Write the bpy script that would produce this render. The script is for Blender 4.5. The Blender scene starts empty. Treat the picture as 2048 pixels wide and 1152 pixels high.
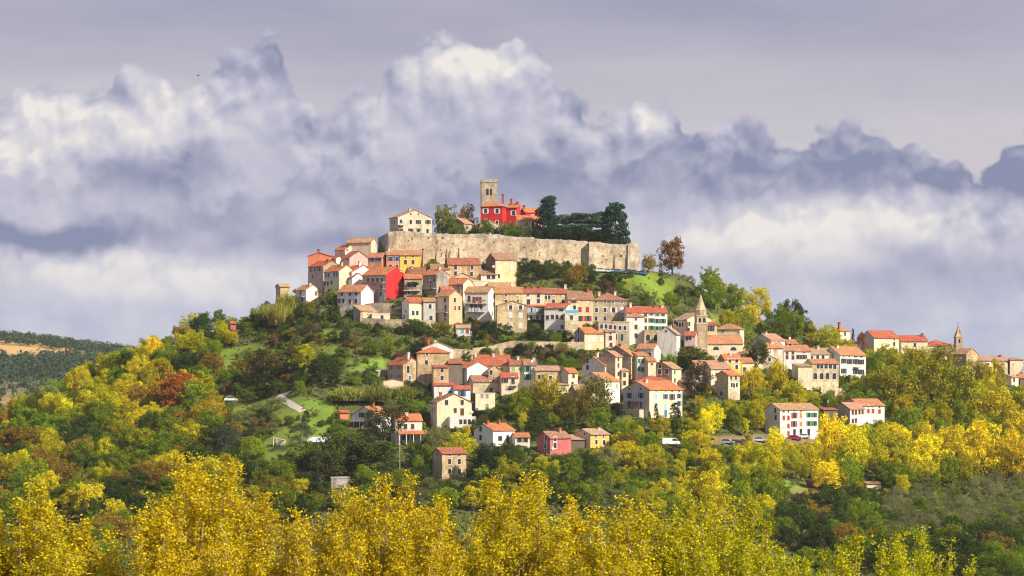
import bpy, math, random
import numpy as np
from mathutils import Vector, Matrix
R = math.radians
scene = bpy.context.scene
COL = scene.collection
random.seed(7); rng = np.random.default_rng(7)

# ------------------------------------------------------------------ camera
F = 4800.0      # focal length in pixels of the 2048 px wide picture
HY = 760.0      # pixel row of the horizon
cam_d = bpy.data.cameras.new('camera'); cam = bpy.data.objects.new('camera', cam_d); COL.objects.link(cam)
cam.location = (0, 0, 0); cam.rotation_euler = (R(90), 0, 0)
cam_d.sensor_width = 36; cam_d.lens = 36 * F / 2048; cam_d.shift_y = (HY - 576) / 2048
cam_d.clip_start = 1; cam_d.clip_end = 30000
scene.camera = cam

# ------------------------------------------------------------------ light and exposure
SUN_AZ, SUN_EL = R(53), R(35)
S = Vector((math.sin(SUN_AZ) * math.cos(SUN_EL), -math.cos(SUN_AZ) * math.cos(SUN_EL), math.sin(SUN_EL)))
sun_d = bpy.data.lights.new('sun', 'SUN'); sun = bpy.data.objects.new('sun', sun_d); COL.objects.link(sun)
sun_d.energy = 5.0; sun_d.angle = R(0.6); sun_d.color = (1.0, 0.88, 0.70)
sun.rotation_euler = S.to_track_quat('Z', 'Y').to_euler()
scene.view_settings.view_transform = 'Standard'; scene.view_settings.look = 'None'
scene.view_settings.exposure = 0.42; scene.view_settings.gamma = 1.0
scene.render.engine = 'CYCLES'
scene.cycles.use_denoising = True; scene.cycles.filter_width = 1.05
scene.cycles.max_bounces = 4; scene.cycles.diffuse_bounces = 2; scene.cycles.transmission_bounces = 2; scene.cycles.volume_bounces = 0
scene.cycles.use_adaptive_sampling = True; scene.cycles.adaptive_threshold = .03

# ------------------------------------------------------------------ node helpers
class E:
    """a socket with arithmetic"""
    def __init__(s, nt, sock): s.nt = nt; s.k = sock
    def _m(s, op, *a, clamp=False):
        n = s.nt.nodes.new('ShaderNodeMath'); n.operation = op; n.use_clamp = clamp
        for i, v in enumerate((s,) + a):
            if isinstance(v, E): s.nt.links.new(v.k, n.inputs[i])
            else: n.inputs[i].default_value = v
        return E(s.nt, n.outputs[0])
    def __add__(s, o): return s._m('ADD', o)
    __radd__ = __add__
    def __sub__(s, o): return s._m('SUBTRACT', o)
    def __rsub__(s, o): return (s * -1) + o
    def __mul__(s, o): return s._m('MULTIPLY', o)
    __rmul__ = __mul__
    def __truediv__(s, o): return s._m('DIVIDE', o)
    def mx(s, o): return s._m('MAXIMUM', o)
    def mn(s, o): return s._m('MINIMUM', o)
    def pw(s, o): return s._m('POWER', o)
    def cl(s): return s._m('ADD', 0.0, clamp=True)
    def ss(s, a, b):
        n = s.nt.nodes.new('ShaderNodeMapRange'); n.interpolation_type = 'SMOOTHSTEP'
        s.nt.links.new(s.k, n.inputs[0]); n.inputs[1].default_value = a; n.inputs[2].default_value = b
        return E(s.nt, n.outputs[0])
def nd(nt, t, inp=None, **kw):
    n = nt.nodes.new(t)
    for k, v in kw.items(): setattr(n, k, v)
    for k, v in (inp or {}).items():
        if isinstance(v, E): nt.links.new(v.k, n.inputs[k])
        else: n.inputs[k].default_value = v
    return n
def out(n, k=0): return E(n.id_data, n.outputs[k])
def mixc(nt, f, a, b, mode='MIX'):
    n = nt.nodes.new('ShaderNodeMix'); n.data_type = 'RGBA'; n.blend_type = mode
    for i, v in ((0, f), (6, a), (7, b)):
        if isinstance(v, E): nt.links.new(v.k, n.inputs[i])
        else: n.inputs[i].default_value = v if i == 0 else (*v, 1)[:4]
    return E(nt, n.outputs[2])
def noise(nt, vec, scale, detail=4, rough=.55, dist=0.):
    n = nd(nt, 'ShaderNodeTexNoise', {'Scale': scale, 'Detail': detail, 'Roughness': rough, 'Distortion': dist})
    if vec is not None: nt.links.new(vec.k, n.inputs['Vector'])
    return out(n, 0)
def vor(nt, vec, scale, feature='SMOOTH_F1', o='Distance', smooth=.6):
    n = nd(nt, 'ShaderNodeTexVoronoi', feature=feature); n.inputs['Scale'].default_value = scale
    if feature == 'SMOOTH_F1': n.inputs['Smoothness'].default_value = smooth
    if vec is not None: nt.links.new(vec.k, n.inputs['Vector'])
    return E(nt, n.outputs[o])
def vmul(nt, vec, t):
    n = nd(nt, 'ShaderNodeVectorMath', operation='MULTIPLY'); nt.links.new(vec.k, n.inputs[0]); n.inputs[1].default_value = t
    return out(n)
def vadd(nt, vec, t):
    n = nd(nt, 'ShaderNodeVectorMath', operation='ADD'); nt.links.new(vec.k, n.inputs[0])
    if isinstance(t, E): nt.links.new(t.k, n.inputs[1])
    else: n.inputs[1].default_value = t
    return out(n)

# ------------------------------------------------------------------ sky: cloud banks over a Nishita sky
world = bpy.data.worlds.new('World'); scene.world = world; world.use_nodes = True
def build_sky():
    nt = world.node_tree; nt.nodes.clear()
    tc = nd(nt, 'ShaderNodeTexCoord'); D = out(tc, 'Generated')
    sp = nd(nt, 'ShaderNodeSeparateXYZ', {0: D}); dx, dy, dz = (out(sp, i) for i in range(3))
    az = dx._m('ARCTAN2', dy) * (F / 1000)
    el = dz._m('ARCSINE') * (F / 1000)
    cb = nd(nt, 'ShaderNodeCombineXYZ', {0: az, 1: el}); P = out(cb)      # sky direction in thousand-pixel units
    def n2(v, sc, det=3, ro=.5):
        n = nd(nt, 'ShaderNodeTexNoise', {'Scale': sc, 'Detail': det, 'Roughness': ro}, noise_dimensions='2D'); nt.links.new(v.k, n.inputs['Vector']); return n
    def v2(v, sc):
        n = nd(nt, 'ShaderNodeTexVoronoi', {'Scale': sc}, voronoi_dimensions='2D', feature='SMOOTH_F1'); n.inputs['Smoothness'].default_value = .35; nt.links.new(v.k, n.inputs['Vector']); return out(n, 'Distance')
    # outline of the cloud bank: elevation of its top over azimuth
    pts = [(-220, 250), (0, 225), (60, 190), (110, 168), (200, 185), (240, 160), (285, 140), (350, 142), (395, 158), (440, 130), (480, 108), (515, 92), (540, 84), (562, 110), (585, 165), (610, 215), (640, 240), (680, 215), (722, 188), (745, 205), (765, 190), (768, 135),
           (795, 108), (835, 100), (880, 84), (940, 70), (985, 86), (1040, 80), (1100, 112), (1112, 160), (1150, 190), (1165, 225), (1200, 236), (1240, 212), (1330, 196), (1385, 255), (1450, 262), (1540, 252),
           (1650, 256), (1760, 268), (1830, 295), (1890, 345), (1950, 345), (2000, 318), (2048, 292), (2260, 240)]
    def outline(pts):
        fc = nd(nt, 'ShaderNodeFloatCurve'); cv = fc.mapping.curves[0]
        while len(cv.points) > 2: cv.points.remove(cv.points[1])
        xy = [((x - 1024) / 1000 / 2.6 + .5, (HY - y) / 1000) for x, y in pts]
        cv.points[0].location = xy[0]; cv.points[1].location = xy[-1]
        for q in xy[1:-1]: cv.points.new(*q)
        for q in cv.points: q.handle_type = 'AUTO_CLAMPED'
        fc.mapping.extend = 'HORIZONTAL'; fc.mapping.update()
        nt.links.new((az / 2.6 + .5).k, fc.inputs['Value']); return out(fc, 0)
    top = outline(pts)
    def puffs(v):
        w = n2(v, 8., 2.); vv = vadd(nt, v, vmul(nt, vadd(nt, out(w, 1), (-.5, -.5, 0)), (.045, .045, 0)))
        return (1 - v2(vv, 8.5)) * .62 + (1 - v2(vv, 21.)) * .34 + (1 - v2(vv, 50.)) * .14 + out(n2(vv, 30, 4, .5), 0) * .08
    h = puffs(P); h2 = puffs(vadd(nt, P, (.012, .024, 0)))
    depth = top - el
    dens = depth * 15 + (h - .70) * 1.75
    mask = dens.ss(-.06, .26)
    rim = depth.ss(.25, .0) * .7 + .3
    emb = (h - h2) * 1.05 * rim - depth.ss(.06, .0) * .12
    def blob(x, y, rx, ry):
        u = (az - (x - 1024) / 1000) * (1000 / rx); v = (el - (HY - y) / 1000) * (1000 / ry)
        return (u * u + v * v).pw(.5).ss(1.25, .0)
    wpn = n2(P, 5.5, 3., .55); azs, els = az, el
    wsep = nd(nt, 'ShaderNodeSeparateColor', {0: out(wpn, 1)})
    az = az + (out(wsep, 0) - .5) * .22; el = el + (out(wsep, 1) - .5) * .13          # ragged edges for the light and dark banks
    lit = None
    for x, y, rx, ry, k in ((90, 300, 280, 150, .62), (940, 135, 110, 85, .75), (360, 250, 200, 90, .38), (840, 270, 220, 100, .22), (1290, 235, 90, 50, .4), (1430, 275, 60, 40, .7), (1790, 445, 330, 75, .55),
                            (1480, 490, 300, 80, .35), (330, 560, 460, 75, .6), (1100, 480, 250, 60, .1),
                            (540, 140, 120, 80, -.42), (300, 350, 200, 62, -.62), (40, 482, 340, 40, -1.15), (620, 500, 280, 50, -.5), (1000, 350, 280, 80, -.14),
                            (1600, 318, 380, 75, -.55), (2000, 352, 230, 60, -.80), (1345, 260, 60, 60, -.35), (1250, 365, 260, 60, -.28), (1850, 560, 300, 60, -.25), (785, 165, 40, 60, -.3), (1125, 150, 40, 60, -.3)):
        t = blob(x, y, rx, ry) * k
        lit = t if lit is None else lit + t
    wig = out(n2(vadd(nt, P, (7.3, 2.2, 0)), 5.5, 5, .55), 0) - .5
    tone = lit * .66 + emb + wig * .62 + .52
    # a darker bank drifting in front, and a bright low bank
    d2 = outline([(-250, 330), (0, 345), (120, 345), (190, 318), (300, 300), (390, 335), (430, 380), (520, 400), (640, 300), (720, 330), (820, 380), (960, 330), (1080, 300), (1200, 330), (1270, 300), (1345, 225), (1385, 290), (1440, 300), (1560, 282), (1700, 285), (1800, 312), (1870, 360), (1950, 350), (2048, 300), (2280, 320)]) - els
    hb = puffs(vadd(nt, P, (3.7, 1.9, 0)))
    m2 = (d2 * 11 + (hb - .68) * 2.0).ss(-.15, .45)
    tone = tone - m2 * (d2.ss(.16, .0) * .30 - .03)
    d3 = outline([(-250, 500), (0, 535), (120, 525), (300, 505), (400, 520), (480, 575), (700, 590), (900, 560), (1200, 500), (1400, 452), (1520, 430), (1600, 446), (1700, 408), (1800, 398), (1880, 428), (1960, 440), (2048, 425), (2280, 400)]) - els
    m3 = (d3 * 11 + (h - .68) * 2.0).ss(-.15, .45)
    tone = tone + m3 * (d3.ss(.15, .0) * .19 - .04)
    ramp = nd(nt, 'ShaderNodeValToRGB'); cr = ramp.color_ramp
    stops = [(0, (.19, .21, .315)), (.3, (.295, .298, .395)), (.55, (.40, .395, .48)), (.8, (.52, .505, .535)), (1, (.66, .62, .59))]
    cr.elements[0].position, cr.elements[0].color = stops[0][0], (*stops[0][1], 1)
    cr.elements[1].position, cr.elements[1].color = stops[-1][0], (*stops[-1][1], 1)
    for p, c in stops[1:-1]:
        e = cr.elements.new(p); e.color = (*c, 1)
    nt.links.new(tone.cl().k, ramp.inputs[0])
    cloud = out(ramp, 0)
    # high veil of grey cloud over the clear sky behind
    sky = nd(nt, 'ShaderNodeTexSky', sky_type='NISHITA', sun_disc=False, sun_elevation=SUN_EL, sun_rotation=math.atan2(S.x, S.y))
    blue = mixc(nt, 1.0, out(sky, 0), (.10, .10, .10), 'MULTIPLY')
    vn = out(n2(vmul(nt, P, (.6, 3.0, 1)), 2.6, 4, .5), 0)
    veilc = mixc(nt, (els.ss(.42, .8) * .85 + (vn - .5) * .9).cl(), (.46, .425, .465), (.27, .26, .35))
    veil = mixc(nt, .92, blue, veilc)
    low = mixc(nt, els.ss(.28, .05) * .6, cloud, mixc(nt, out(n2(vmul(nt, P, (1, 1.8, 1)), 5, 5, .55), 0).ss(.3, .7), (.345, .385, .53), (.54, .555, .63)))
    col = mixc(nt, mask, veil, low)
    bg = nd(nt, 'ShaderNodeBackground', {'Strength': 1.0}); nt.links.new(col.k, bg.inputs[0])
    wo = nd(nt, 'ShaderNodeOutputWorld'); nt.links.new(bg.outputs[0], wo.inputs[0])
build_sky()
world.cycles.sampling_method = 'MANUAL'; world.cycles.sample_map_resolution = 256

# ------------------------------------------------------------------ materials (tint comes from each object's own colour)
MATS = {}
def newmat(name):
    m = bpy.data.materials.new(name); m.use_nodes = True; nt = m.node_tree; nt.nodes.clear()
    o = nd(nt, 'ShaderNodeOutputMaterial'); MATS[name] = m
    return m, nt, o
def pbsdf(nt, o, col, rough=.9, bump=None, bdist=.05, spec=.3):
    b = nd(nt, 'ShaderNodeBsdfPrincipled', {'Roughness': rough, 'Specular IOR Level': spec})
    if isinstance(col, E): nt.links.new(col.k, b.inputs['Base Color'])
    else: b.inputs['Base Color'].default_value = (*col, 1)
    if bump is not None:
        bp = nd(nt, 'ShaderNodeBump', {'Strength': .7, 'Distance': bdist, 'Height': bump}); nt.links.new(bp.outputs[0], b.inputs['Normal'])
    nt.links.new(b.outputs[0], o.inputs[0]); return b
def objcol(nt): return out(nd(nt, 'ShaderNodeObjectInfo'), 'Color')
def grey(nt, f, a, b):   # value -> grey multiplier colour
    r = nd(nt, 'ShaderNodeMapRange', {0: f, 3: a, 4: b}); c = nd(nt, 'ShaderNodeCombineColor')
    for i in range(3): nt.links.new(r.outputs[0], c.inputs[i])
    return out(c)
def geo_pos(nt): return out(nd(nt, 'ShaderNodeNewGeometry'), 'Position')

def m_plaster():
    m, nt, o = newmat('plaster'); p = geo_pos(nt)
    big = noise(nt, p, .45, 5, .65); streak = noise(nt, vmul(nt, p, (1.3, 1.3, .22)), 1.2, 4, .6)
    c = mixc(nt, 1., objcol(nt), grey(nt, big, .72, 1.22), 'MULTIPLY')
    c = mixc(nt, streak.ss(.48, .70) * .55, c, mixc(nt, 1., c, (.62, .55, .46), 'MULTIPLY'))
    pbsdf(nt, o, c, .92, noise(nt, p, 6, 4), .02)
def m_stone():
    m, nt, o = newmat('rubble_stone'); p = geo_pos(nt)
    pv = vmul(nt, p, (1, 1, 1.7))
    cell = vor(nt, pv, 3.4, 'F1', 'Color'); edge = vor(nt, pv, 3.4, 'DISTANCE_TO_EDGE')
    sp = nd(nt, 'ShaderNodeSeparateColor', {0: cell})
    c = mixc(nt, 1., objcol(nt), grey(nt, out(sp, 0), .74, 1.25), 'MULTIPLY')
    c = mixc(nt, out(sp, 1) * .15, c, (.55, .30, .14))
    big = noise(nt, p, .28, 6, .7)
    c = mixc(nt, 1., c, grey(nt, big.ss(.3, .7), .62, 1.28), 'MULTIPLY')
    st = noise(nt, vmul(nt, p, (1, 1, .16)), .7, 4, .6)
    c = mixc(nt, st.ss(.5, .66) * .6, c, mixc(nt, 1., c, (.52, .48, .44), 'MULTIPLY'))
    c = mixc(nt, edge.ss(.08, .0) * .3, c, (.16, .12, .085))
    pbsdf(nt, o, c, .95, edge.ss(0, .14) + noise(nt, p, 5, 3) * .6, .06)
def m_roof():
    m, nt, o = newmat('clay_roof_tile'); p = geo_pos(nt)
    uv = out(nd(nt, 'ShaderNodeUVMap'), 0)
    cell = vor(nt, vmul(nt, uv, (3.6, 2.4, 1)), 1., 'F1', 'Color'); sp = nd(nt, 'ShaderNodeSeparateColor', {0: cell})
    big = noise(nt, p, .5, 5, .65)
    c = mixc(nt, 1., objcol(nt), grey(nt, out(sp, 0), .62, 1.34), 'MULTIPLY')
    c = mixc(nt, 1., c, grey(nt, big, .66, 1.3), 'MULTIPLY')
    c = mixc(nt, out(sp, 1).ss(.55, 1.) * .5, c, (.50, .36, .25))
    c = mixc(nt, noise(nt, vadd(nt, p, (9, 3, 1)), .9, 5, .7).ss(.52, .70) * .5, c, (.16, .12, .085))
    wv = nd(nt, 'ShaderNodeTexWave', {'Scale': 1.6}); nt.links.new(uv.k, wv.inputs[0])
    pbsdf(nt, o, c, .85, out(wv, 1), .08)
def m_paint():
    m, nt, o = newmat('paint'); p = geo_pos(nt)
    c = mixc(nt, 1., objcol(nt), grey(nt, noise(nt, p, 3., 3), .8, 1.2), 'MULTIPLY'); pbsdf(nt, o, c, .6)
def m_glass():
    m, nt, o = newmat('window_glass'); p = geo_pos(nt)
    pbsdf(nt, o, mixc(nt, noise(nt, p, .9, 2), (.012, .014, .02), (.07, .075, .09)), .12, spec=.5)
def m_carpaint():
    m, nt, o = newmat('car_paint'); b = pbsdf(nt, o, objcol(nt), .25, spec=.5); b.inputs['Coat Weight'].default_value = .6
def m_rubber():
    m, nt, o = newmat('rubber'); pbsdf(nt, o, (.02, .02, .02), .8)
def m_metal():
    m, nt, o = newmat('grey_metal'); b = pbsdf(nt, o, objcol(nt), .4); b.inputs['Metallic'].default_value = .6
def m_bark():
    m, nt, o = newmat('bark'); p = out(nd(nt, 'ShaderNodeTexCoord'), 'Object')
    c = mixc(nt, 1., objcol(nt), grey(nt, noise(nt, vmul(nt, p, (6, 6, 1)), 3, 4), .6, 1.4), 'MULTIPLY'); pbsdf(nt, o, c, .9)
def m_leaf(name, trans, spread=.5, spec=.07, rough=.6, warm=(1.25, .98, .6), wk=.35):
    m, nt, o = newmat(name)
    g = nd(nt, 'ShaderNodeNewGeometry'); r = out(g, 'Random Per Island')
    oc = objcol(nt)
    c = mixc(nt, 1., oc, grey(nt, r, 1 - spread, 1 + spread), 'MULTIPLY')
    r2 = (r * 7.13)._m('FRACT')
    c = mixc(nt, r2 * wk, c, mixc(nt, 1., c, warm, 'MULTIPLY'))
    n2 = noise(nt, geo_pos(nt), .35, 3)
    c = mixc(nt, 1., c, grey(nt, n2, .65, 1.35), 'MULTIPLY')
    b = nd(nt, 'ShaderNodeBsdfPrincipled', {'Roughness': rough, 'Specular IOR Level': spec, 'Base Color': c})
    t = nd(nt, 'ShaderNodeBsdfTranslucent', {0: mixc(nt, 1., c, (1.25, 1.15, .4), 'MULTIPLY')})
    mx = nd(nt, 'ShaderNodeMixShader', {0: trans}); nt.links.new(b.outputs[0], mx.inputs[1]); nt.links.new(t.outputs[0], mx.inputs[2])
    nt.links.new(mx.outputs[0], o.inputs[0])
def m_ground():
    m, nt, o = newmat('hill_ground'); p = geo_pos(nt)
    a = nd(nt, 'ShaderNodeVertexColor', layer_name='tint'); c = out(a, 0)
    n1 = noise(nt, p, .12, 6, .65); n2 = noise(nt, p, 1.1, 5, .7)
    c = mixc(nt, 1., c, grey(nt, n2, .45, 1.55), 'MULTIPLY')
    c = mixc(nt, n1.ss(.52, .68) * .55, c, mixc(nt, 1., c, (1.5, 1.15, .75), 'MULTIPLY'))
    pbsdf(nt, o, c, .95, n2, .3)
def m_gravel():
    m, nt, o = newmat('pale_gravel'); p = geo_pos(nt)
    pbsdf(nt, o, mixc(nt, noise(nt, p, 1.2, 5, .7), (.42, .37, .31), (.68, .62, .54)), .95)
for f in (m_plaster, m_stone, m_roof, m_paint, m_glass, m_carpaint, m_rubber, m_metal, m_bark, m_ground, m_gravel): f()
m_leaf('leaf', .3, .55); m_leaf('needle', .1, .45, .1); m_leaf('poplar_leaf', .38, .5, .08, .5, (1.0, .80, .4), .5); m_leaf('far_leaf', .15, .35, .1)

# ------------------------------------------------------------------ mesh helpers
def link(o, parent=None, color=None, label=None, cat=None, group=None, kind=None):
    COL.objects.link(o)
    if parent is not None: o.parent = parent
    if color is not None: o.color = (*color, 1)
    if label: o['label'] = label
    if cat: o['category'] = cat
    if group: o['group'] = group
    if kind: o['kind'] = kind
    return o
def empty(name, loc, rz=0, **kw):
    o = bpy.data.objects.new(name, None); o.location = loc; o.rotation_euler = (0, 0, rz); o.empty_display_size = .3
    return link(o, **kw)
class MB:
    def __init__(s): s.v = []; s.f = []; s.uv = None
    def poly(s, pts):
        i = len(s.v); s.v += [tuple(p) for p in pts]; s.f.append(tuple(range(i, i + len(pts))))
    def box(s, x0, x1, y0, y1, z0, z1):
        i = len(s.v)
        s.v += [(x0, y0, z0), (x1, y0, z0), (x1, y1, z0), (x0, y1, z0), (x0, y0, z1), (x1, y0, z1), (x1, y1, z1), (x0, y1, z1)]
        s.f += [tuple(i + k for k in q) for q in ((3, 2, 1, 0), (4, 5, 6, 7), (0, 1, 5, 4), (1, 2, 6, 5), (2, 3, 7, 6), (3, 0, 4, 7))]
        return s
    def prism(s, ring0, ring1):     # two matching rings closed into a solid
        n = len(ring0); i = len(s.v); s.v += [tuple(p) for p in ring0] + [tuple(p) for p in ring1]
        s.f += [tuple(i + k for k in reversed(range(n))), tuple(i + n + k for k in range(n))]
        s.f += [(i + k, i + (k + 1) % n, i + n + (k + 1) % n, i + n + k) for k in range(n)]
        return s
    def tube(s, p0, p1, r0, r1, n=6):
        p0, p1 = Vector(p0), Vector(p1); q = (p1 - p0).to_track_quat('Z', 'Y')
        a = [q @ Vector((math.cos(2 * math.pi * k / n), math.sin(2 * math.pi * k / n), 0)) for k in range(n)]
        return s.prism([p0 + v * r0 for v in a], [p1 + v * r1 for v in a])
    def mesh(s, name, mat):
        me = bpy.data.meshes.new(name); me.from_pydata(s.v, [], s.f); me.materials.append(MATS[mat]); me.update(); return me
    def build(s, name, mat, parent=None, color=None, **kw):
        return link(bpy.data.objects.new(name, s.mesh(name, mat)), parent, color, **kw)
def quad_mesh(name, V, mat, smooth=False):
    """V: (n,4,3) array of separate quads"""
    n = len(V); me = bpy.data.meshes.new(name)
    me.vertices.add(4 * n); me.vertices.foreach_set('co', np.ascontiguousarray(V, dtype=np.float32).ravel())
    me.loops.add(4 * n); me.loops.foreach_set('vertex_index', np.arange(4 * n, dtype=np.int32))
    me.polygons.add(n); me.polygons.foreach_set('loop_start', np.arange(0, 4 * n, 4, dtype=np.int32))
    me.materials.append(MATS[mat]); me.update(calc_edges=True); me.validate(); return me

# ------------------------------------------------------------------ terrain
rid = [(-2600, 900, 900), (-600, 855, 790), (-200, 872, 795), (0, 846, 800), (100, 808, 805), (200, 757, 810), (300, 712, 815), (400, 673, 820), (500, 634, 826), (560, 607, 830), (612, 566, 832), (668, 524, 834), (750, 507, 835),
       (860, 511, 835), (1000, 521, 835), (1100, 529, 835), (1276, 538, 835), (1345, 548, 838), (1440, 594, 845), (1560, 650, 856), (1660, 692, 868), (1750, 712, 878), (1900, 728, 890), (2048, 756, 890), (2300, 800, 885), (2700, 850, 880), (4200, 950, 880)]
RX = np.array([(p - 1024) / F * y for p, q, y in rid]); RZ = np.array([(HY - q) / F * y for p, q, y in rid]); RY = np.array([y for p, q, y in rid], float)
WT = [(751, 470), (777, 465), (942, 469), (1068, 477), (1175, 485), (1240, 490), (1276, 489)]
WX = np.array([(p - 1024) / F * 835 for p, q in WT]); WZ = np.array([(HY - q) / F * 835 for p, q in WT])
ZB, Y0 = -58.0, 515.0
def sstep(t): t = np.clip(t, 0, 1); return t * t * (3 - 2 * t)
def hill(X, Y):
    X = np.asarray(X, float); Y = np.asarray(Y, float)
    yr = np.interp(X, RX, RY); zr = np.interp(X, RX, RZ)
    t = np.clip((Y - Y0) / (yr - Y0), 0, 1)
    z = ZB + (zr - ZB) * (.5 * t + .5 * t * t)
    und = 1.1 * np.sin(X * .061 + Y * .043) * np.sin(Y * .071 - X * .02) + .6 * np.sin(X * .17 + 1.3) * np.sin(Y * .15 + X * .05)
    z = z + und * sstep(t * 6) * sstep((1 - t) * 7)
    back = np.clip(Y - yr, 0, None)
    zb = zr - .32 * back
    pl = (X > WX[0] + .5) & (X < WX[-1] - .6)
    zp = np.where(pl, np.interp(X, WX, WZ) - .8 - .4 * np.clip(back - 55, 0, None), zb)
    z = np.where(Y > yr + 1.6, np.maximum(np.where(pl, zp, zb), ZB), z)
    # bluff under the camera, valley floor, far hill
    near = np.maximum(-1.75 - .46 * np.clip(Y - 2, 0, None), -22 - .0699 * np.clip(Y, 0, None))
    z = np.where(Y < Y0, np.maximum(near, ZB), z)
    fx = np.interp(X, [-3000, -900, -545, -440, -300, 200, 900, 3000], [88, 58, 44, 31, 8, -25, -40, -50])
    tf = sstep((Y - 1750) / 900.) * (1 - .8 * sstep((Y - 2750) / 1200.))
    z = np.where(Y > 1500, np.maximum(z, ZB + (fx - ZB) * tf), z)
    return z
def ray(px, py, zf=None, ya=525., yb=1000.):
    """first hit of the view ray through a pixel with the hill"""
    zf = zf or hill
    Y = np.arange(ya, yb, .35); X = (px - 1024) / F * Y; Z = (HY - py) / F * Y
    hit = np.nonzero(zf(X, Y) >= Z)[0]
    i = hit[0] if len(hit) else int(np.argmin(Z - zf(X, Y)))
    return float(X[i]), float(Y[i]), float(Z[i] if len(hit) else zf(X[i:i+1], Y[i:i+1])[0])

# ------------------------------------------------------------------ houses: table of what stands where, then the terraces cut for them
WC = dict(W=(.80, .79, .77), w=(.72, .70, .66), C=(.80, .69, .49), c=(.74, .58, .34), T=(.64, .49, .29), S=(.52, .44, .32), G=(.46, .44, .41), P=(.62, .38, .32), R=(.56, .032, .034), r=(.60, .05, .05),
          O=(.78, .27, .13), o=(.70, .33, .18), Y=(.82, .56, .10), y=(.76, .50, .14), K=(.55, .16, .16), p=(.64, .45, .42), B=(.68, .59, .45), k=(.20, .17, .14), b=(.58, .55, .50))
RC = dict(O=(.58, .19, .065), o=(.53, .23, .10), R=(.48, .105, .05), r=(.38, .11, .065), B=(.36, .18, .11), T=(.50, .29, .165), P=(.50, .30, .22), D=(.26, .10, .065))
SC = dict(n=None, k=(.03, .03, .035), b=(.10, .045, .03), B=(.04, .17, .50), l=(.35, .55, .75), g=(.03, .22, .12), G=(.25, .55, .20), w=(.75, .75, .75), r=(.38, .06, .035), y=(.30, .27, .24), o=(.65, .22, .05), t=(.12, .45, .45))
SZ = dict(s=(.62, .62), m=(.95, 1.4), t=(1.1, 2.1), w=(1.6, 1.35), l=(1.1, 1.7), d=(1.0, 2.2), a=(1.3, 2.1))
HS = []
class House: pass
def H(label, x0, x1, x2, side, yB, yE, yR, roof, wc, wm, rc, wins=(), **kw):
    o = House(); o.label = label; o.kw = kw; o.roof = roof; o.wc = WC[wc] if isinstance(wc, str) else wc
    o.wm = {'p': 'plaster', 's': 'rubble_stone'}[wm]; o.rc = RC[rc]; o.wins = wins; o.px = (x0, x1, x2); o.side = side; o.py = (yB, yE, yR)
    xc = (x0 + x2) / 2 if side == 'N' else x1
    if 'Y' in kw:
        Y = kw['Y']; X = (xc - 1024) / F * Y; Z = float(hill([X], [Y])[0])
    else:
        X, Y, Z = ray(xc, yB)
    s = F / Y
    if side == 'L': A, B = (x1 - x0) / s, (x2 - x1) / s
    elif side == 'R': B, A = (x1 - x0) / s, (x2 - x1) / s
    else: A, B = 0, (x2 - x0) / s
    if side == 'N':
        rz = R(kw.get('rot', random.uniform(3, 9))); w = B / math.cos(rz); d = kw.get('d', max(5.5, min(w * .9, 9.)))
    else:
        rz = min(max(math.atan2(A, B * kw.get('ratio', .85)), R(9)), R(58)); w = B / math.cos(rz); d = A / math.sin(rz)
        if side == 'R': rz = -rz
    near = {'L': (-w / 2, -d / 2), 'R': (w / 2, -d / 2), 'N': (0, -d / 2)}[side]
    c, sn = math.cos(rz), math.sin(rz)
    o.loc = (X - (near[0] * c - near[1] * sn), Y - (near[0] * sn + near[1] * c), Z)
    o.w, o.d, o.rz, o.near = w, d, rz, near; o.Y = Y
    o.h = max(1.5, (HY - yE) / F * Y - Z)
    if roof == 'y': r = (yE - yR) / s; lo, hi = .12 * w / 2, .75 * w / 2
    elif roof == 'm': r = (HY - yR) / F * (Y + d * c) - Z - o.h; lo, hi = .10 * d, .5 * d
    elif roof == 'f': r = 0; lo = hi = 0
    else: r = (HY - yR) / F * (Y + d / 2 * c) - Z - o.h; lo, hi = .2 * d / 2, .62 * d / 2
    o.rise = min(max(r, lo), hi)
    HS.append(o)

# --- upper town behind and on the ramparts
H('pale grey palazzo with gabled front and balcony standing behind the rampart', 777, 796, 863, 'L', 467, 434, 419, 'y', 'B', 'p', 'T', [('n-s', (821, 428), (836, 428)), ('b-m', (821, 444)), ('kom', (836, 444), (855, 444)), ('kom', (801, 461), (821, 461)), ('n-m', (836, 462), (854, 462)), ('n-m', (802, 443)), ('n-m', (783, 445), (789, 445), (783, 460), (790, 460))], Y=852, bal=[(797, 807, 450)], chim=[(826, 416, 'T')], ratio=.6)
H('stone house with a blue and yellow banner on its wall behind the rampart', 901, 927, 944, 'L', 467, 446, 429, 'x', 'T', 's', 'T', [], Y=850, flag=(934, 459))
H('low cream house with pale gable half hidden by rampart bushes', 946, 957, 1003, 'L', 466, 452, 441, 'y', 'C', 'p', 'T', [('n-s', (975, 456))], Y=850, ratio=.8)
H('crimson palazzo with white shuttered windows below the crenellated tower', 961, 1005, 1013, 'R', 470, 412, 398, 'h', 'R', 'p', 'O', [('wol', (971, 422), (994, 422)), ('w-m', (971, 442), (994, 445))], Y=858, ratio=.75, chim=[(1003, 384, 'R')], eave=(.75, .7, .62))
H('crimson wing with a sloping parapet adjoining the palazzo', 1012, 1034, 1041, 'R', 470, 415, 407, 'm', 'R', 'p', 'O', [('wol', (1027, 426))], Y=862, ratio=.9, chim=[(1018, 398, 'R'), (1036, 406, 'R')])
H('small crimson house with orange roof behind the cream annex', 1040, 1050, 1082, 'L', 470, 424, 417, 'x', 'R', 'p', 'O', [('wos', (1065, 431))], Y=872, chim=[(1050, 411, 'R')])
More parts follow.
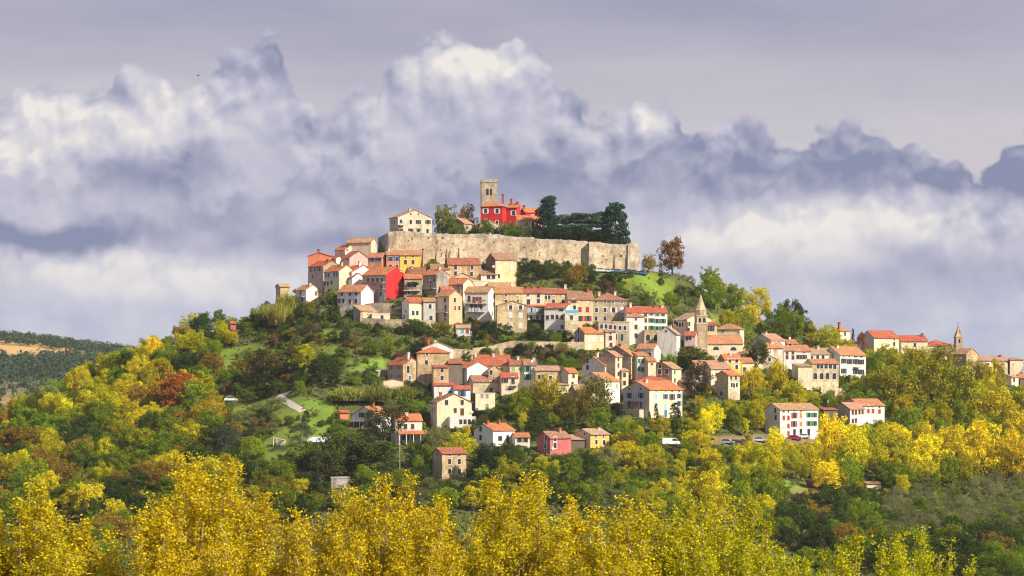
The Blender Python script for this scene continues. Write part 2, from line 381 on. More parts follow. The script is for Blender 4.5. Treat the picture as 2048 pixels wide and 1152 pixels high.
H('cream annex with orange lean-to roof below the crimson wing', 1035, 1036, 1078, 'N', 470, 441, 432, 'x', 'C', 'p', 'O', [('w-m', (1053, 449), (1066, 448)), ('n-d', (1056, 459))], Y=852, d=8, rot=6)
# --- western quarter climbing to the rampart
H('long beige house stepping up against the end of the rampart', 692, 742, 752, 'R', 512, 484, 471, 'x', 'B', 'p', 'T', [('n-s', (735, 486))], ratio=.5)
H('beige house with dark chimney under the long stepped house', 668, 690, 712, 'R', 514, 499, 491, 'x', 'B', 'p', 'O', [('n-s', (694, 500))], chim=[(687, 489, 'k')])
H('yellowish cottage with orange roofs squeezed below the rampart corner', 708, 735, 750, 'R', 508, 497, 488, 'x', 'c', 'p', 'O', [('n-s', (743, 498))])
H('salmon orange tall house with shallow gable at the western edge', 616, 617, 661, 'N', 540, 512, 505, 'y', 'O', 'p', 'O', [], d=9, rot=-8, chim=[(632, 499, 'R')])
H('salmon house with grey side wall and red tiled roof at the western edge', 614, 646, 680, 'R', 562, 532, 522, 'x', 'p', 'p', 'R', [('y-m', (619, 540), (628, 539)), ('yom', (638, 538)), ('n-m', (623, 553))], sidec='S', chim=[(650, 519, 'R')])
H('white cottage with dark red roof tucked behind the pink house', 661, 672, 684, 'R', 530, 517, 511, 'x', 'W', 'p', 'r', [('n-s', (667, 520))])
H('pink house with dark red roof and plain pink gable', 681, 699, 735, 'R', 530, 515, 503, 'x', 'p', 'p', 'r', [('rcs', (686, 521), (694, 520))], ratio=1.5)
H('salmon pink house with blue shutters left of the orange house', 735, 764, 773, 'R', 537, 514, 501, 'x', 'o', 'p', 'o', [('Bom', (743, 520), (757, 519)), ('l-m', (769, 520))])
H('orange house with blue shutters joined to the yellow house', 773, 774, 800, 'N', 537, 510, 502, 'x', 'O', 'p', 'o', [('Bom', (781, 518), (794, 518)), ('g-m', (781, 533), (794, 533))], d=9, rot=5, chim=[(779, 496, 'w')])
H('bright yellow house with small brown windows below the rampart', 800, 801, 841, 'N', 537, 510, 502, 'x', 'Y', 'p', 'o', [('bcs', (811, 514), (826, 513)), ('bcm', (811, 524), (826, 524))], d=9, rot=5)
H('cream long house with blue shutters and orange roof', 646, 678, 708, 'R', 578, 542, 528, 'x', 'B', 'p', 'O', [('Bcm', (649, 551), (655, 551), (668, 549), (673, 549)), ('wcm', (662, 550)), ('kcm', (648, 567), (654, 567), (662, 565))], chim=[(669, 525, 'T')])
H('white house with long orange roof and tall white chimney', 678, 704, 748, 'R', 568, 544, 531, 'x', 'W', 'p', 'O', [('bcm', (681, 550), (694, 549))], chim=[(712, 523, 'W')], ratio=1.4)
H('white cottage with bare pale gable below the tall white chimney', 688, 704, 729, 'R', 572, 556, 546, 'x', 'W', 'p', 'r', [('n-s', (696, 558))], ratio=1.2, dish=[(753, 533)])
H('white cottage with covered stair and balcony on the western edge', 589, 612, 638, 'R', 606, 579, 570, 'x', 'W', 'p', 'o', [('n-d', (600, 586)), ('rcm', (631, 587)), ('n-m', (604, 600))], bal=[(596, 611, 594)], chim=[(617, 569, 'W')])
H('small rubble stone house at the far western tip of the town', 550, 560, 578, 'L', 604, 573, 566, 'x', 'T', 's', 'T', [('tcm', (556, 577))])
H('white two storey house with brown shutters and pale right gable', 673, 722, 745, 'R', 614, 583, 569, 'x', 'W', 'p', 'o', [('bcm', (682, 587), (699, 587), (712, 586)), ('bcm', (677, 602), (685, 602), (699, 603), (712, 602))], ratio=.75)
H('bright red house with tall blank red gable and dark balconies', 722, 772, 809, 'R', 598, 549, 534, 'x', 'p', 'p', 'O', [('n-s', (800, 541)), ('n-m', (798, 571)), ('k-l', (734, 561), (744, 561), (754, 561), (764, 561), (762, 575), (762, 588)), ('tcd', (766, 593))], sidec='R', bal=[(723, 770, 566), (756, 771, 578)], laundry=(745, 585), dish=[(754, 533)])
H('old house with dark brown roof behind the vine balcony', 809, 820, 862, 'L', 556, 546, 536, 'x', 'C', 'p', 'D', [], chim=[(815, 533, 'T')])
H('stone house with vine covered balcony beside the bright red gable', 809, 810, 844, 'N', 590, 557, 549, 'x', 'S', 's', 'O', [('n-m', (818, 570), (830, 570)), ('n-m', (818, 585))], d=8, rot=5, bal=[(806, 841, 581)], vine=(806, 842, 568))
H('grey stone house with open balcony and tall white chimney', 844, 873, 897, 'R', 590, 549, 538, 'x', 'G', 's', 'O', [('k-d', (861, 562)), ('n-m', (868, 560)), ('k-d', (861, 575))], bal=[(846, 872, 578)], chim=[(890, 535, 'W')], dish=[(862, 560)])
H('house with cream front, white left wing and orange roof above the garden wall', 803, 818, 847, 'L', 642, 604, 589, 'x', 'C', 'p', 'R', [('wom', (826, 626), (834, 626)), ('Bcd', (808, 636)), ('n-s', (811, 622))], sidec='W')
H('narrow link house with grey plaster beside the balcony house', 847, 848, 871, 'N', 642, 603, 596, 'x', 'b', 'p', 'o', [('wom', (860, 613)), ('n-m', (862, 636))], d=7, rot=6)
H('beige three storey house with hanging balcony and orange roof', 869, 898, 924, 'R', 648, 592, 581, 'x', 'C', 'p', 'o', [('n-m', (890, 600)), ('b-m', (890, 630), (890, 641)), ('k-d', (891, 617)), ('rcm', (910, 616)), ('bcm', (918, 616)), ('n-m', (909, 600))], bal=[(868, 897, 625)], dish=[(871, 620)], sidec='T')
# --- centre under the rampart
H('rubble stone house with wide red roof under the rampart', 896, 897, 959, 'N', 562, 529, 517, 'x', 'T', 's', 'r', [('n-m', (911, 535), (944, 535), (911, 547), (943, 548))], d=11, rot=4, butt=(959, 976))
H('tall tan house with half renewed red roof and left gable darkened for shade', 972, 991, 1033, 'L', 566, 519, 507, 'x', 'c', 'p', 'B', [('wcs', (999, 523), (1024, 523)), ('wcm', (999, 535), (1024, 536)), ('bcm', (998, 552))], sidec='k')
H('low cottage with dark loggia between the two stone houses', 962, 963, 994, 'N', 566, 549, 541, 'x', 'w', 'p', 'B', [('k-w', (978, 554), (986, 554))], d=7, dish=[(987, 533)])
H('small stone house with orange roof and blue shutter', 875, 926, 947, 'R', 592, 568, 555, 'x', 'S', 's', 'O', [('Bcm', (917, 571)), ('wom', (917, 585)), ('n-s', (909, 570))], sidec='C', dish=[(902, 572)], ratio=.6)
H('little house with a steep sliver of bright red roof', 875, 884, 908, 'L', 592, 580, 568, 'x', 'W', 'p', 'R', [('k-m', (878, 586))])
H('flat topped cream outbuilding with white patch above the row', 946, 947, 980, 'N', 580, 562, 560, 'f', 'C', 'p', 'T', [], d=7)
H('flat cream outbuilding with a small chimney above the long row', 988, 989, 1027, 'N', 578, 568, 566, 'f', 'C', 'p', 'T', [('k-s', (1017, 573))], d=7, dish=[(999, 571)])
H('white house with stacked balconies, laundry and a tiled awning', 929, 977, 990, 'R', 635, 584, 574, 'x', 'W', 'p', 'o', [('k-d', (938, 598), (943, 613)), ('rct', (948, 600), (960, 600)), ('k-m', (955, 598)), ('l-w', (953, 613), (960, 613)), ('k-m', (987, 593), (987, 609), (984, 627))], bal=[(929, 975, 607), (932, 970, 624)], laundry=(950, 620), dish=[(972, 597)], ratio=.9)
H('tall golden stone house with pale closed shutters at the end of the long row', 990, 991, 1045, 'N', 622, 586, 575, 'x', 'c', 's', 'o', [('n-s', (1012, 590)), ('wcs', (1035, 590)), ('n-m', (1012, 604)), ('n-s', (1036, 602))], d=10, rot=4)
H('golden stone house with white shutters below the long row', 994, 995, 1054, 'N', 664, 611, 602, 'y', 'c', 's', 'T', [('wom', (1021, 615), (1041, 615)), ('wcl', (1021, 630), (1041, 631)), ('wcl', (1021, 650), (1041, 651))], d=8, rot=4)
H('row house with dark red roof and cream front next to the golden stone house', 1045, 1046, 1088, 'N', 622, 586, 576, 'x', 'C', 'p', 'r', [('n-s', (1056, 590)), ('y-m', (1077, 591), (1077, 602)), ('l-t', (1057, 605))], d=10, rot=4, chim=[(1057, 572, 'R'), (1069, 575, 'o'), (1083, 571, 'R')])
H('row house with ochre patch and small arched windows', 1088, 1089, 1137, 'N', 622, 587, 577, 'x', 'T', 'p', 'r', [('w-m', (1092, 595), (1098, 595)), ('wcs', (1107, 590), (1126, 591)), ('w-m', (1107, 603), (1126, 603))], d=10, rot=4, chim=[(1133, 569, 'w')])
H('large golden plaster house with dark red shutters in the long row', 1137, 1139, 1187, 'N', 646, 599, 583, 'x', 'c', 'p', 'B', [('rom', (1147, 602)), ('wcs', (1158, 602), (1175, 603)), ('rcl', (1160, 619), (1175, 619)), ('rol', (1160, 637), (1176, 637)), ('w-m', (1149, 615))], d=12, rot=4, chim=[(1179, 576, 'R')])
H('large grey stone house with four bays and white window surrounds', 1187, 1188, 1254, 'N', 646, 600, 586, 'h', 'S', 's', 'B', [('w-s', (1192, 604), (1210, 604), (1226, 605), (1244, 605)), ('w-m', (1193, 620), (1210, 620)), ('wol', (1227, 620)), ('wcl', (1244, 620)), ('n-m', (1192, 637), (1210, 637), (1247, 638))], d=13, rot=4, chim=[(1202, 588, 'c'), (1234, 588, 'W')])
H('stone terrace house with a row of tall windows under the grey house', 1196, 1197, 1259, 'N', 690, 644, 642, 'f', 'S', 's', 'T', [('w-m', (1203, 653), (1212, 653), (1221, 654), (1230, 655), (1240, 656), (1250, 656)), ('k-d', (1231, 674), (1244, 675))], d=9, rot=4)
H('house with blue balcony doors and orange awnings between golden and white houses', 1054, 1055, 1091, 'N', 648, 613, 610, 'm', 'k', 'p', 'O', [('low', (1060, 620), (1066, 620)), ('wom', (1062, 635), (1075, 635))], d=6, rot=4, bal=[(1055, 1090, 628)], vine=(1056, 1090, 643))
H('modern white house with red roof strip and lavender shaded wall', 1089, 1090, 1132, 'N', 660, 616, 608, 'x', 'W', 'p', 'R', [('n-s', (1098, 617)), ('y-m', (1095, 635), (1105, 634)), ('l-m', (1114, 634), (1124, 635)), ('k-w', (1122, 618)), ('k-m', (1124, 654))], d=9, rot=-14)
H('cream block with blue terrace railing beside the modern white house', 1130, 1131, 1157, 'N', 670, 628, 626, 'f', 'C', 's', 'T', [('k-m', (1143, 635))], d=8, rot=6, rail=(.10, .42, .75))
H('house with shade-greyed gable and cream front with white shutters below the large house', 1150, 1169, 1211, 'L', 700, 666, 655, 'x', 'c', 'p', 'O', [('k-s', (1197, 668)), ('wcm', (1179, 679), (1188, 679), (1203, 679), (1178, 694)), ('w-m', (1158, 664)), ('y-m', (1158, 679))], sidec='G')
H('narrow cream annex with brown shutters joined to the house with the shade-greyed gable', 1211, 1212, 1232, 'N', 692, 663, 655, 'x', 'C', 'p', 'o', [('n-s', (1221, 667)), ('bcm', (1221, 676), (1222, 690))], d=8, rot=6)
H('tall white tower house with brown shutters', 1253, 1254, 1289, 'N', 682, 633, 626, 'h', 'W', 'p', 'o', [('bcs', (1272, 638)), ('bcm', (1272, 654), (1272, 671))], d=8, rot=4)
H('large white house with red roof and rows of green shutters', 1254, 1255, 1335, 'N', 662, 625, 614, 'x', 'W', 'p', 'R', [('bcm', (1291, 629), (1291, 641), (1291, 656)), ('gos', (1303, 629), (1315, 630), (1326, 630)), ('gom', (1303, 641), (1314, 642), (1326, 642), (1303, 656), (1314, 657), (1326, 657))], d=9, rot=5, chim=[(1264, 606, 'W'), (1314, 612, 'o'), (1328, 613, 'W')])
H('stone undercroft with two dark arches under the large white house', 1288, 1289, 1326, 'N', 688, 661, 660, 'f', 'T', 's', 'T', [('k-a', (1296, 675), (1312, 675))], d=6, rot=5)
H('blank white gabled house with stained base', 1315, 1353, 1363, 'R', 706, 668, 653, 'y', 'w', 'p', 'P', [('n-s', (1333, 662))], ratio=.9, chim=[(1338, 651, 'W')])
H('small house with orange roof and white gable below the blank white house', 1274, 1308, 1323, 'R', 724, 697, 688, 'x', 'w', 'p', 'o', [('bcm', (1300, 710)), ('n-s', (1296, 718))])
# --- around the church with the stone spire
H('pinkish palazzo with shallow pink roof behind the spired tower', 1348, 1371, 1430, 'L', 672, 640, 625, 'y', 'C', 'p', 'P', [('kcm', (1352, 644), (1356, 648), (1361, 650), (1366, 649)), ('bcm', (1379, 648)), ('n-m', (1377, 661))], sidec='p', ratio=.5)
H('small house with red roof in the shadow left of the spired tower', 1369, 1370, 1390, 'N', 696, 671, 663, 'x', 'p', 'p', 'R', [('kcm', (1374, 677), (1380, 676))], d=6, rot=-12)
H('tan house with arched triple window and red roof right of the spired tower', 1412, 1413, 1434, 'N', 690, 649, 642, 'x', 'c', 'p', 'R', [('kol', (1422, 657))], d=8, rot=5, chim=[(1433, 643, 'W')])
H('long cream house with red and tan hipped roof behind the church nave', 1432, 1480, 1492, 'R', 692, 658, 647, 'h', 'C', 'p', 'o', [('bcs', (1447, 662)), ('n-s', (1477, 665))], ratio=.8, chim=[(1472, 651, 'R')])
H('yellow house with white window frames and chimney below the church', 1439, 1449, 1484, 'L', 745, 718, 709, 'x', 'Y', 'p', 'O', [('wom', (1460, 721), (1474, 721), (1474, 734)), ('w-m', (1443, 721))], sidec='S', chim=[(1466, 707, 'w')])
H('cream annex with dark arched window joined to the yellow house', 1484, 1485, 1507, 'N', 750, 725, 716, 'x', 'C', 'p', 'o', [('k-m', (1489, 739))], d=8, rot=8)
H('rubble stone house with green shutters and two big gable windows', 1307, 1344, 1365, 'L', 770, 737, 725, 'x', 'C', 'p', 'T', [('gcm', (1350, 744)), ('bcm', (1350, 761)), ('g-l', (1320, 743), (1334, 743)), ('g-m', (1321, 733))], sidec='S', sidem='rubble_stone')
H('terraced house with orange roof, stone side and turquoise shutters', 1206, 1262, 1275, 'L', 746, 711, 691, 'x', 'y', 'p', 'o', [('tcm', (1265, 721), (1271, 721), (1265, 737), (1271, 737))], sidec='S', sidem='rubble_stone', ratio=1.9, chim=[(1258, 693, 'R')])
H('white terraced house with green shutters beside the turquoise shutters', 1275, 1276, 1298, 'N', 748, 711, 704, 'x', 'W', 'p', 'o', [('gcm', (1278, 722), (1285, 722), (1278, 738), (1285, 739), (1294, 724))], d=9, rot=22, chim=[(1285, 702, 'R')])
H('white house with red roof patches and satellite dish', 1368, 1388, 1410, 'L', 762, 746, 736, 'x', 'w', 'p', 'R', [], dish=[(1396, 735)])
H('cream house with dark left gable and tan to orange roof', 1408, 1422, 1463, 'L', 772, 737, 725, 'x', 'C', 'p', 'T', [('k-s', (1433, 739), (1447, 740), (1456, 740)), ('bcm', (1434, 750), (1433, 766))], sidec='S', sidem='rubble_stone')
H('tall cream tower house with brick coloured stone side', 1435, 1456, 1482, 'L', 800, 750, 742, 'x', 'C', 's', 'O', [('bcm', (1463, 755), (1473, 755)), ('w-m', (1464, 770), (1469, 771), (1475, 770)), ('k-m', (1444, 787))], sidec='S', sidem='rubble_stone')
# --- lower centre
H('stone house with bright blue shutters and red roof', 773, 806, 842, 'R', 762, 730, 715, 'x', 'T', 's', 'R', [('Bcm', (782, 736), (797, 736), (782, 752), (797, 752)), ('Bcs', (818, 722)), ('k-d', (816, 739)), ('Bcm', (819, 756))], chim=[(825, 705, 'w')], vine=(815, 838, 746))
H('low cream shed house below the blue shuttered stone house', 767, 768, 806, 'N', 782, 762, 758, 'y', 'C', 'p', 'B', [], d=6, rot=4)
H('tall square rubble stone house with hipped red roof', 835, 836, 899, 'N', 760, 705, 693, 'h', 'T', 's', 'O', [('wos', (854, 709)), ('w-m', (853, 725))], d=10, rot=5)
H('white gabled house with two chimneys behind the hipped stone house', 845, 846, 907, 'N', 716, 697, 684, 'y', 'W', 'p', 'T', [], d=9, rot=5, chim=[(859, 675, 'R'), (872, 681, 'W')])
H('narrow stone house with dark red eave and shaded left side', 862, 867, 897, 'L', 782, 735, 731, 'm', 'T', 's', 'r', [('y-m', (884, 740), (884, 756))], ratio=1.2)
H('open timber porch with red lean-to roof by the hipped stone house', 897, 898, 925, 'N', 770, 727, 718, 'm', 'k', 'p', 'r', [], d=5, rot=4)
H('white gabled house with grey left wall and small paired windows', 908, 934, 978, 'L', 765, 736, 724, 'y', 'W', 'p', 'O', [('kcs', (915, 740), (923, 740)), ('kcm', (915, 751), (923, 750))], ratio=1.)
H('wide house with big red roof and sunken roof terrace', 950, 951, 1022, 'N', 752, 730, 711, 'x', 'C', 'p', 'R', [('l-s', (1004, 739))], d=12, rot=4, chim=[(951, 709, 'W'), (989, 712, 'W')])
H('rubble stone gable house squeezed beside the white gable', 977, 978, 1003, 'N', 775, 741, 729, 'y', 'T', 's', 'T', [('n-m', (982, 745)), ('n-s', (987, 755))], d=7, rot=6)
H('dilapidated cream house with sagging brown roof and bricked patches', 935, 946, 1003, 'L', 788, 763, 752, 'x', 'C', 's', 'B', [('bcs', (981, 764), (991, 764)), ('g-m', (982, 780))])
H('cream lower house with pink shutters and left side darkened for shade', 941, 951, 990, 'L', 819, 787, 785, 'f', 'C', 'p', 'T', [('pcm' if False else 'ycm', (964, 792), (974, 792), (974, 812))], sidec='k')
H('cream house with little red roof and small balcony', 1003, 1004, 1036, 'N', 788, 755, 746, 'x', 'C', 'p', 'R', [('bom', (1010, 761)), ('k-d', (1026, 761)), ('k-s', (1020, 779))], d=7, rot=5, bal=[(1020, 1035, 771)])
H('house with lime green shutters and dark red roof', 1020, 1021, 1048, 'N', 766, 730, 719, 'x', 'C', 'p', 'r', [('Gcm', (1027, 738), (1042, 738))], d=10, rot=4, chim=[(1038, 713, 'W')])
H('white narrow house with dark green shutters next to the lime shutters', 1048, 1049, 1073, 'N', 768, 730, 719, 'x', 'W', 'p', 'B', [('gol', (1055, 738), (1055, 754))], d=10, rot=4, chim=[(1071, 723, 'W')], dish=[(1064, 722)])
H('square stone house with shallow tan roof and two small windows', 1071, 1072, 1120, 'N', 775, 741, 733, 'x', 'T', 's', 'P', [('b-m', (1078, 754)), ('w-m', (1101, 756))], d=9, rot=5)
H('cream house with shade-greyed left gable and orange red roof beside the square stone house', 1119, 1137, 1156, 'L', 782, 745, 729, 'x', 'C', 'p', 'O', [('bcm', (1147, 752), (1145, 768))], sidec='b', ratio=1.2)
H('white house with blue shutters and small red roof', 905, 908, 941, 'L', 800, 778, 764, 'x', 'W', 'p', 'R', [('Bol', (924, 787)), ('Bcm', (900, 785))], ratio=.8)
H('white low wing with air conditioner beside the blue shuttered cottage', 868, 869, 908, 'N', 796, 771, 766, 'm', 'W', 'p', 'R', [('Bcm', (900, 786))], d=6, rot=4)
H('cream house with broad gable, white porch and palm before it', 859, 874, 943, 'L', 854, 805, 788, 'y', 'C', 'p', 'B', [('b-m', (893, 805), (924, 805)), ('bcm', (910, 821)), ('bct', (924, 824)), ('b-m', (864, 819), (869, 819))], ratio=.9, porch=(896, 948, 833), dish=[(943, 824)], chim=[(861, 785, 'R')])
H('white farmhouse gable with black shutters and orange roof', 702, 754, 780, 'R', 858, 830, 814, 'y', 'W', 'p', 'O', [('kom', (722, 830), (738, 829)), ('kol', (708, 849), (721, 849), (736, 848))], ratio=.75, chim=[(733, 806, 'R')])
H('white house with tiled veranda on posts and bright red roof', 780, 790, 844, 'L', 884, 841, 829, 'x', 'w', 'p', 'O', [('bcm', (799, 853), (811, 853), (825, 853)), ('k-d', (806, 873), (814, 873), (826, 873))], veranda=(794, 853, 862), chim=[(816, 826, 'W')])
H('lone square stone house with dark red roof above the poplars', 864, 884, 932, 'L', 958, 907, 897, 'x', 'T', 's', 'r', [('b-s', (899, 910), (918, 910)), ('b-m', (899, 923), (918, 923), (899, 942), (918, 942))], sidec='S')
H('white house with pale blue gable, two red chimneys and orange roof', 947, 986, 1030, 'L', 892, 861, 848, 'x', 'W', 'p', 'O', [('k-m', (961, 858), (961, 875)), ('k-w', (1000, 877)), ('k-d', (1015, 878))], chim=[(991, 841, 'R'), (1014, 841, 'R')])
H('open garage with orange roof beside the two chimney house', 1030, 1031, 1060, 'N', 890, 874, 866, 'x', 'w', 'p', 'O', [('k-w', (1040, 880), (1050, 880))], d=6, rot=10)
H('rose red house with white framed windows', 1075, 1100, 1143, 'L', 909, 876, 864, 'x', 'K', 'p', 'B', [('w-m', (1092, 875)), ('w-l', (1091, 891)), ('w-m', (1110, 879)), ('w-l', (1110, 890)), ('w-m', (1091, 909))], chim=[(1131, 856, 'o')], dish=[(1104, 897)])
H('low tiled barn between the rose red and yellow cottages', 1141, 1142, 1181, 'N', 893, 879, 871, 'x', 'k', 'p', 'P', [], d=7, rot=6)
H('yellow cottage with tan roof and olive left gable', 1150, 1181, 1220, 'L', 896, 869, 859, 'x', 'y', 'p', 'P', [('k-s', (1192, 873), (1208, 873)), ('w-m', (1193, 884), (1209, 885)), ('k-s', (1170, 868))], sidec='c', chim=[(1211, 857, 'c')])
# --- east of centre
H('white gable house with shade-greyed white side and red orange roof', 1165, 1210, 1231, 'L', 772, 731, 709, 'x', 'C', 'p', 'O', [('kcm', (1216, 736), (1228, 736)), ('kcm', (1176, 721), (1176, 735)), ('bcm', (1228, 751))], sidec='w', ratio=1.5, chim=[(1175, 705, 'W')])
H('tall cream house with stone left wall and tan roof', 1200, 1231, 1245, 'L', 778, 713, 702, 'x', 'C', 'p', 'T', [('bcm', (1237, 718), (1237, 731), (1237, 748))], sidec='S', sidem='rubble_stone', ratio=1.6)
H('slim cream annex below the tall cream house', 1244, 1245, 1257, 'N', 778, 742, 737, 'x', 'C', 'p', 'T', [('bcm', (1249, 750), (1249, 766))], d=6, rot=18)
H('white house with bluish gable and yellowish shutters', 1158, 1210, 1242, 'L', 805, 762, 746, 'x', 'W', 'p', 'o', [('Gcm', (1215, 769), (1222, 769), (1235, 772)), ('k-s', (1183, 756)), ('n-m', (1215, 785))], ratio=1.1)
H('big stone house with blue shutters, shade-greyed gable and vivid orange roof', 1249, 1299, 1369, 'L', 836, 779, 763, 'x', 'C', 'p', 'O', [('k-s', (1313, 781), (1333, 781), (1347, 782), (1362, 782)), ('lcl', (1313, 793)), ('Bom', (1333, 793), (1362, 792)), ('bol', (1347, 794)), ('lcl', (1313, 810), (1333, 812)), ('Bom', (1362, 807)), ('Bcd', (1333, 827)), ('lcl', (1360, 826)), ('Bol', (1261, 791), (1283, 791)), ('k-s', (1261, 778), (1283, 778)), ('Bcd', (1283, 809), (1261, 808))], sidec='b', chim=[(1315, 768, 'W')], ratio=.8, bal2=(1256, 1290, 819))
H('house with wide red hipped roof behind the big stone house', 1273, 1274, 1343, 'N', 775, 763, 751, 'h', 'c', 'p', 'R', [], d=10, rot=6)
H('hilltop house with orange hipped roof and chimney among trees', 1664, 1680, 1703, 'L', 692, 662, 649, 'h', 'C', 'p', 'O', [('w-m', (1691, 668), (1691, 682))], chim=[(1687, 645, 'R')])
H('white house with pale shade-greyed gable and tan roof at the foot of the wood', 1508, 1541, 1574, 'L', 694, 680, 668, 'x', 'W', 'p', 'T', [('n-s', (1560, 685))], sidec='w', chim=[(1533, 664, 'W')])
H('white house with orange roof and satellite dish in the eastern row', 1573, 1574, 1597, 'N', 698, 687, 679, 'x', 'W', 'p', 'O', [('k-m', (1580, 691), (1590, 691))], d=7, rot=20, dish=[(1579, 677)], chim=[(1586, 675, 'o')])
H('cream stone house with brown roof heading the eastern row', 1527, 1535, 1568, 'L', 731, 695, 685, 'x', 'C', 's', 'o', [('k-s', (1541, 697), (1561, 697)), ('wcl', (1541, 705), (1560, 706)), ('wcm', (1560, 722))], chim=[(1549, 685, 'C')])
H('small cream gabled barn below the eastern row', 1521, 1522, 1557, 'N', 740, 719, 711, 'y', 'C', 's', 'T', [('w-m', (1539, 719)), ('k-m', (1547, 734))], d=7, rot=12)
H('white row house with brown slit windows', 1568, 1569, 1592, 'N', 740, 701, 692, 'x', 'W', 'p', 'T', [('bcm', (1574, 705), (1586, 705), (1574, 714), (1586, 715))], d=10, rot=10)
H('white row house with grey shutters', 1592, 1593, 1622, 'N', 740, 702, 691, 'x', 'w', 'p', 'o', [('k-s', (1596, 703), (1608, 704)), ('bom', (1596, 714), (1608, 714))], d=10, rot=10)
H('white house with tan roof and tall white chimney over the veranda', 1618, 1619, 1665, 'N', 730, 708, 697, 'x', 'W', 'p', 'T', [('wom', (1635, 715), (1646, 715)), ('l-m', (1623, 716))], d=9, rot=10, chim=[(1643, 692, 'W')])
H('cream house with four arched openings and veranda under an orange roof', 1624, 1625, 1678, 'N', 780, 727, 719, 'x', 'C', 's', 'o', [('k-l', (1636, 732), (1643, 732), (1652, 732), (1661, 732), (1670, 733)), ('k-a', (1630, 752), (1643, 752), (1655, 752), (1669, 752))], d=9, rot=10)
H('plain cream wing with sloping wall left of the arched house', 1596, 1597, 1625, 'N', 778, 733, 728, 'm', 'C', 'p', 'T', [], d=7, rot=10)
H('white palazzo with shade-greyed gable, arched shutters and small balcony', 1651, 1680, 1736, 'L', 752, 710, 694, 'x', 'W', 'p', 'o', [('k-s', (1688, 712), (1700, 712)), ('kos', (1714, 713), (1726, 713)), ('kol', (1688, 722), (1701, 723), (1714, 723), (1726, 724)), ('kol', (1688, 742), (1714, 743), (1726, 744))], sidec='w', bal=[(1709, 1721, 734)], ratio=1., chim=[(1691, 703, 'W')])
H('long white row with red shutters and orange tan roof by the parked cars', 1534, 1560, 1643, 'L', 874, 819, 808, 'x', 'W', 'p', 'T', [('k-s', (1568, 823), (1578, 823)), ('rcs', (1591, 821), (1605, 822)), ('rcm', (1568, 836), (1578, 836), (1578, 852), (1578, 867)), ('rol', (1591, 831), (1590, 848)), ('ocm', (1605, 831), (1605, 848)), ('gom', (1623, 830), (1635, 830), (1623, 847), (1635, 847)), ('k-d', (1591, 866), (1605, 865), (1622, 865)), ('k-m', (1552, 821), (1553, 835))], sidec='w', ratio=.5)
H('white house with shade-greyed blank side and brown shutters below the terrace', 1673, 1700, 1733, 'L', 850, 818, 806, 'x', 'W', 'p', 'T', [('bcm', (1706, 825), (1713, 825), (1721, 824), (1728, 824), (1706, 842), (1713, 841))], sidec='G', ratio=1.1)
H('white house with orange roof behind the house with the shade-greyed side', 1696, 1718, 1773, 'L', 842, 811, 799, 'x', 'W', 'p', 'o', [('k-s', (1722, 812), (1728, 812), (1738, 812), (1748, 812), (1762, 814)), ('rcm', (1738, 822), (1748, 822), (1762, 823)), ('k-m', (1701, 806))], sidec='w')
# --- eastern suburb on the ridge
H('long house with shade-greyed gable and red roof on the eastern ridge', 1728, 1748, 1802, 'L', 700, 675, 662, 'x', 'C', 'p', 'R', [('k-s', (1792, 679)), ('k-m', (1792, 688)), ('k-s', (1735, 672))], sidec='w', ratio=.7)
H('house with red roof and slender chimney on the eastern ridge', 1802, 1803, 1856, 'N', 702, 682, 672, 'x', 'C', 'p', 'R', [('n-m', (1830, 690))], d=9, rot=8, chim=[(1851, 667, 'k')])
H('house with red hipped roof and whitish wall near the ridge church', 1855, 1856, 1905, 'N', 712, 691, 680, 'h', 'w', 'p', 'R', [('n-s', (1890, 696))], d=9, rot=8)
H('stone church nave with gabled front beside the ridge bell tower', 1902, 1933, 1960, 'L', 752, 708, 697, 'y', 'T', 's', 'T', [('k-m', (1938, 722)), ('b-d', (1944, 742))], cat='church', name='church_nave', ratio=1.6, sidec='S')
H('long low house with tan roof behind the plane trees on the ridge', 1959, 1960, 2016, 'N', 745, 721, 713, 'x', 'C', 'p', 'P', [('n-m', (1975, 730))], d=8, rot=8, chim=[(2007, 711, 'r')])
H('brown stone house with orange roof at the end of the ridge', 2010, 2026, 2042, 'L', 752, 728, 722, 'x', 'T', 's', 'O', [('b-m', (2034, 738))], sidec='K')
H('pale house with shallow roof at the end of the ridge', 2020, 2021, 2046, 'N', 742, 719, 716, 'h', 'C', 'p', 'o', [], d=8, rot=5)
H('small cream house with lean-to roof and blue window', 2009, 2023, 2040, 'L', 774, 754, 750, 'x', 'C', 'p', 'T', [('l-m', (2029, 760))], ratio=1.)
H('carport with orange roof beside the small cream house', 2040, 2041, 2075, 'N', 774, 756, 749, 'x', 'k', 'p', 'O', [], d=7, rot=6)
# --- sheds
H('small pinkish garden shed with red roof beside the reeds', 680, 681, 697, 'N', 836, 825, 821, 'x', 'O', 'p', 'R', [], d=3, rot=8, cat='shed', name='garden_shed', found=1)
H('dark red hut with sheet roof on the mown bank', 1615, 1624, 1645, 'L', 976, 965, 960, 'm', (.30, .09, .05), 'p', 'r', [('k-s', (1633, 970))], cat='shed', name='wooden_hut', found=1)
H('little pale hut with flat tan roof hidden in yellow shrubs', 1733, 1734, 1762, 'N', 978, 969, 966, 'm', 'C', 'p', 'T', [], d=4, cat='shed', name='garden_hut', found=1)
H('roofless stone outbuilding at the edge of the dark trees', 662, 663, 700, 'N', 976, 956, 955, 'f', 'G', 's', 'T', [], d=6, rot=6, cat='outbuilding', name='stone_outbuilding')
H('ruined cream building with sloping broken wall on the garden terrace', 705, 721, 752, 'L', 646, 622, 609, 'm', 'C', 's', 'T', [('w-s', (735, 629), (736, 640))], sidec='G', cat='ruin', name='ruined_house', ratio=.6)
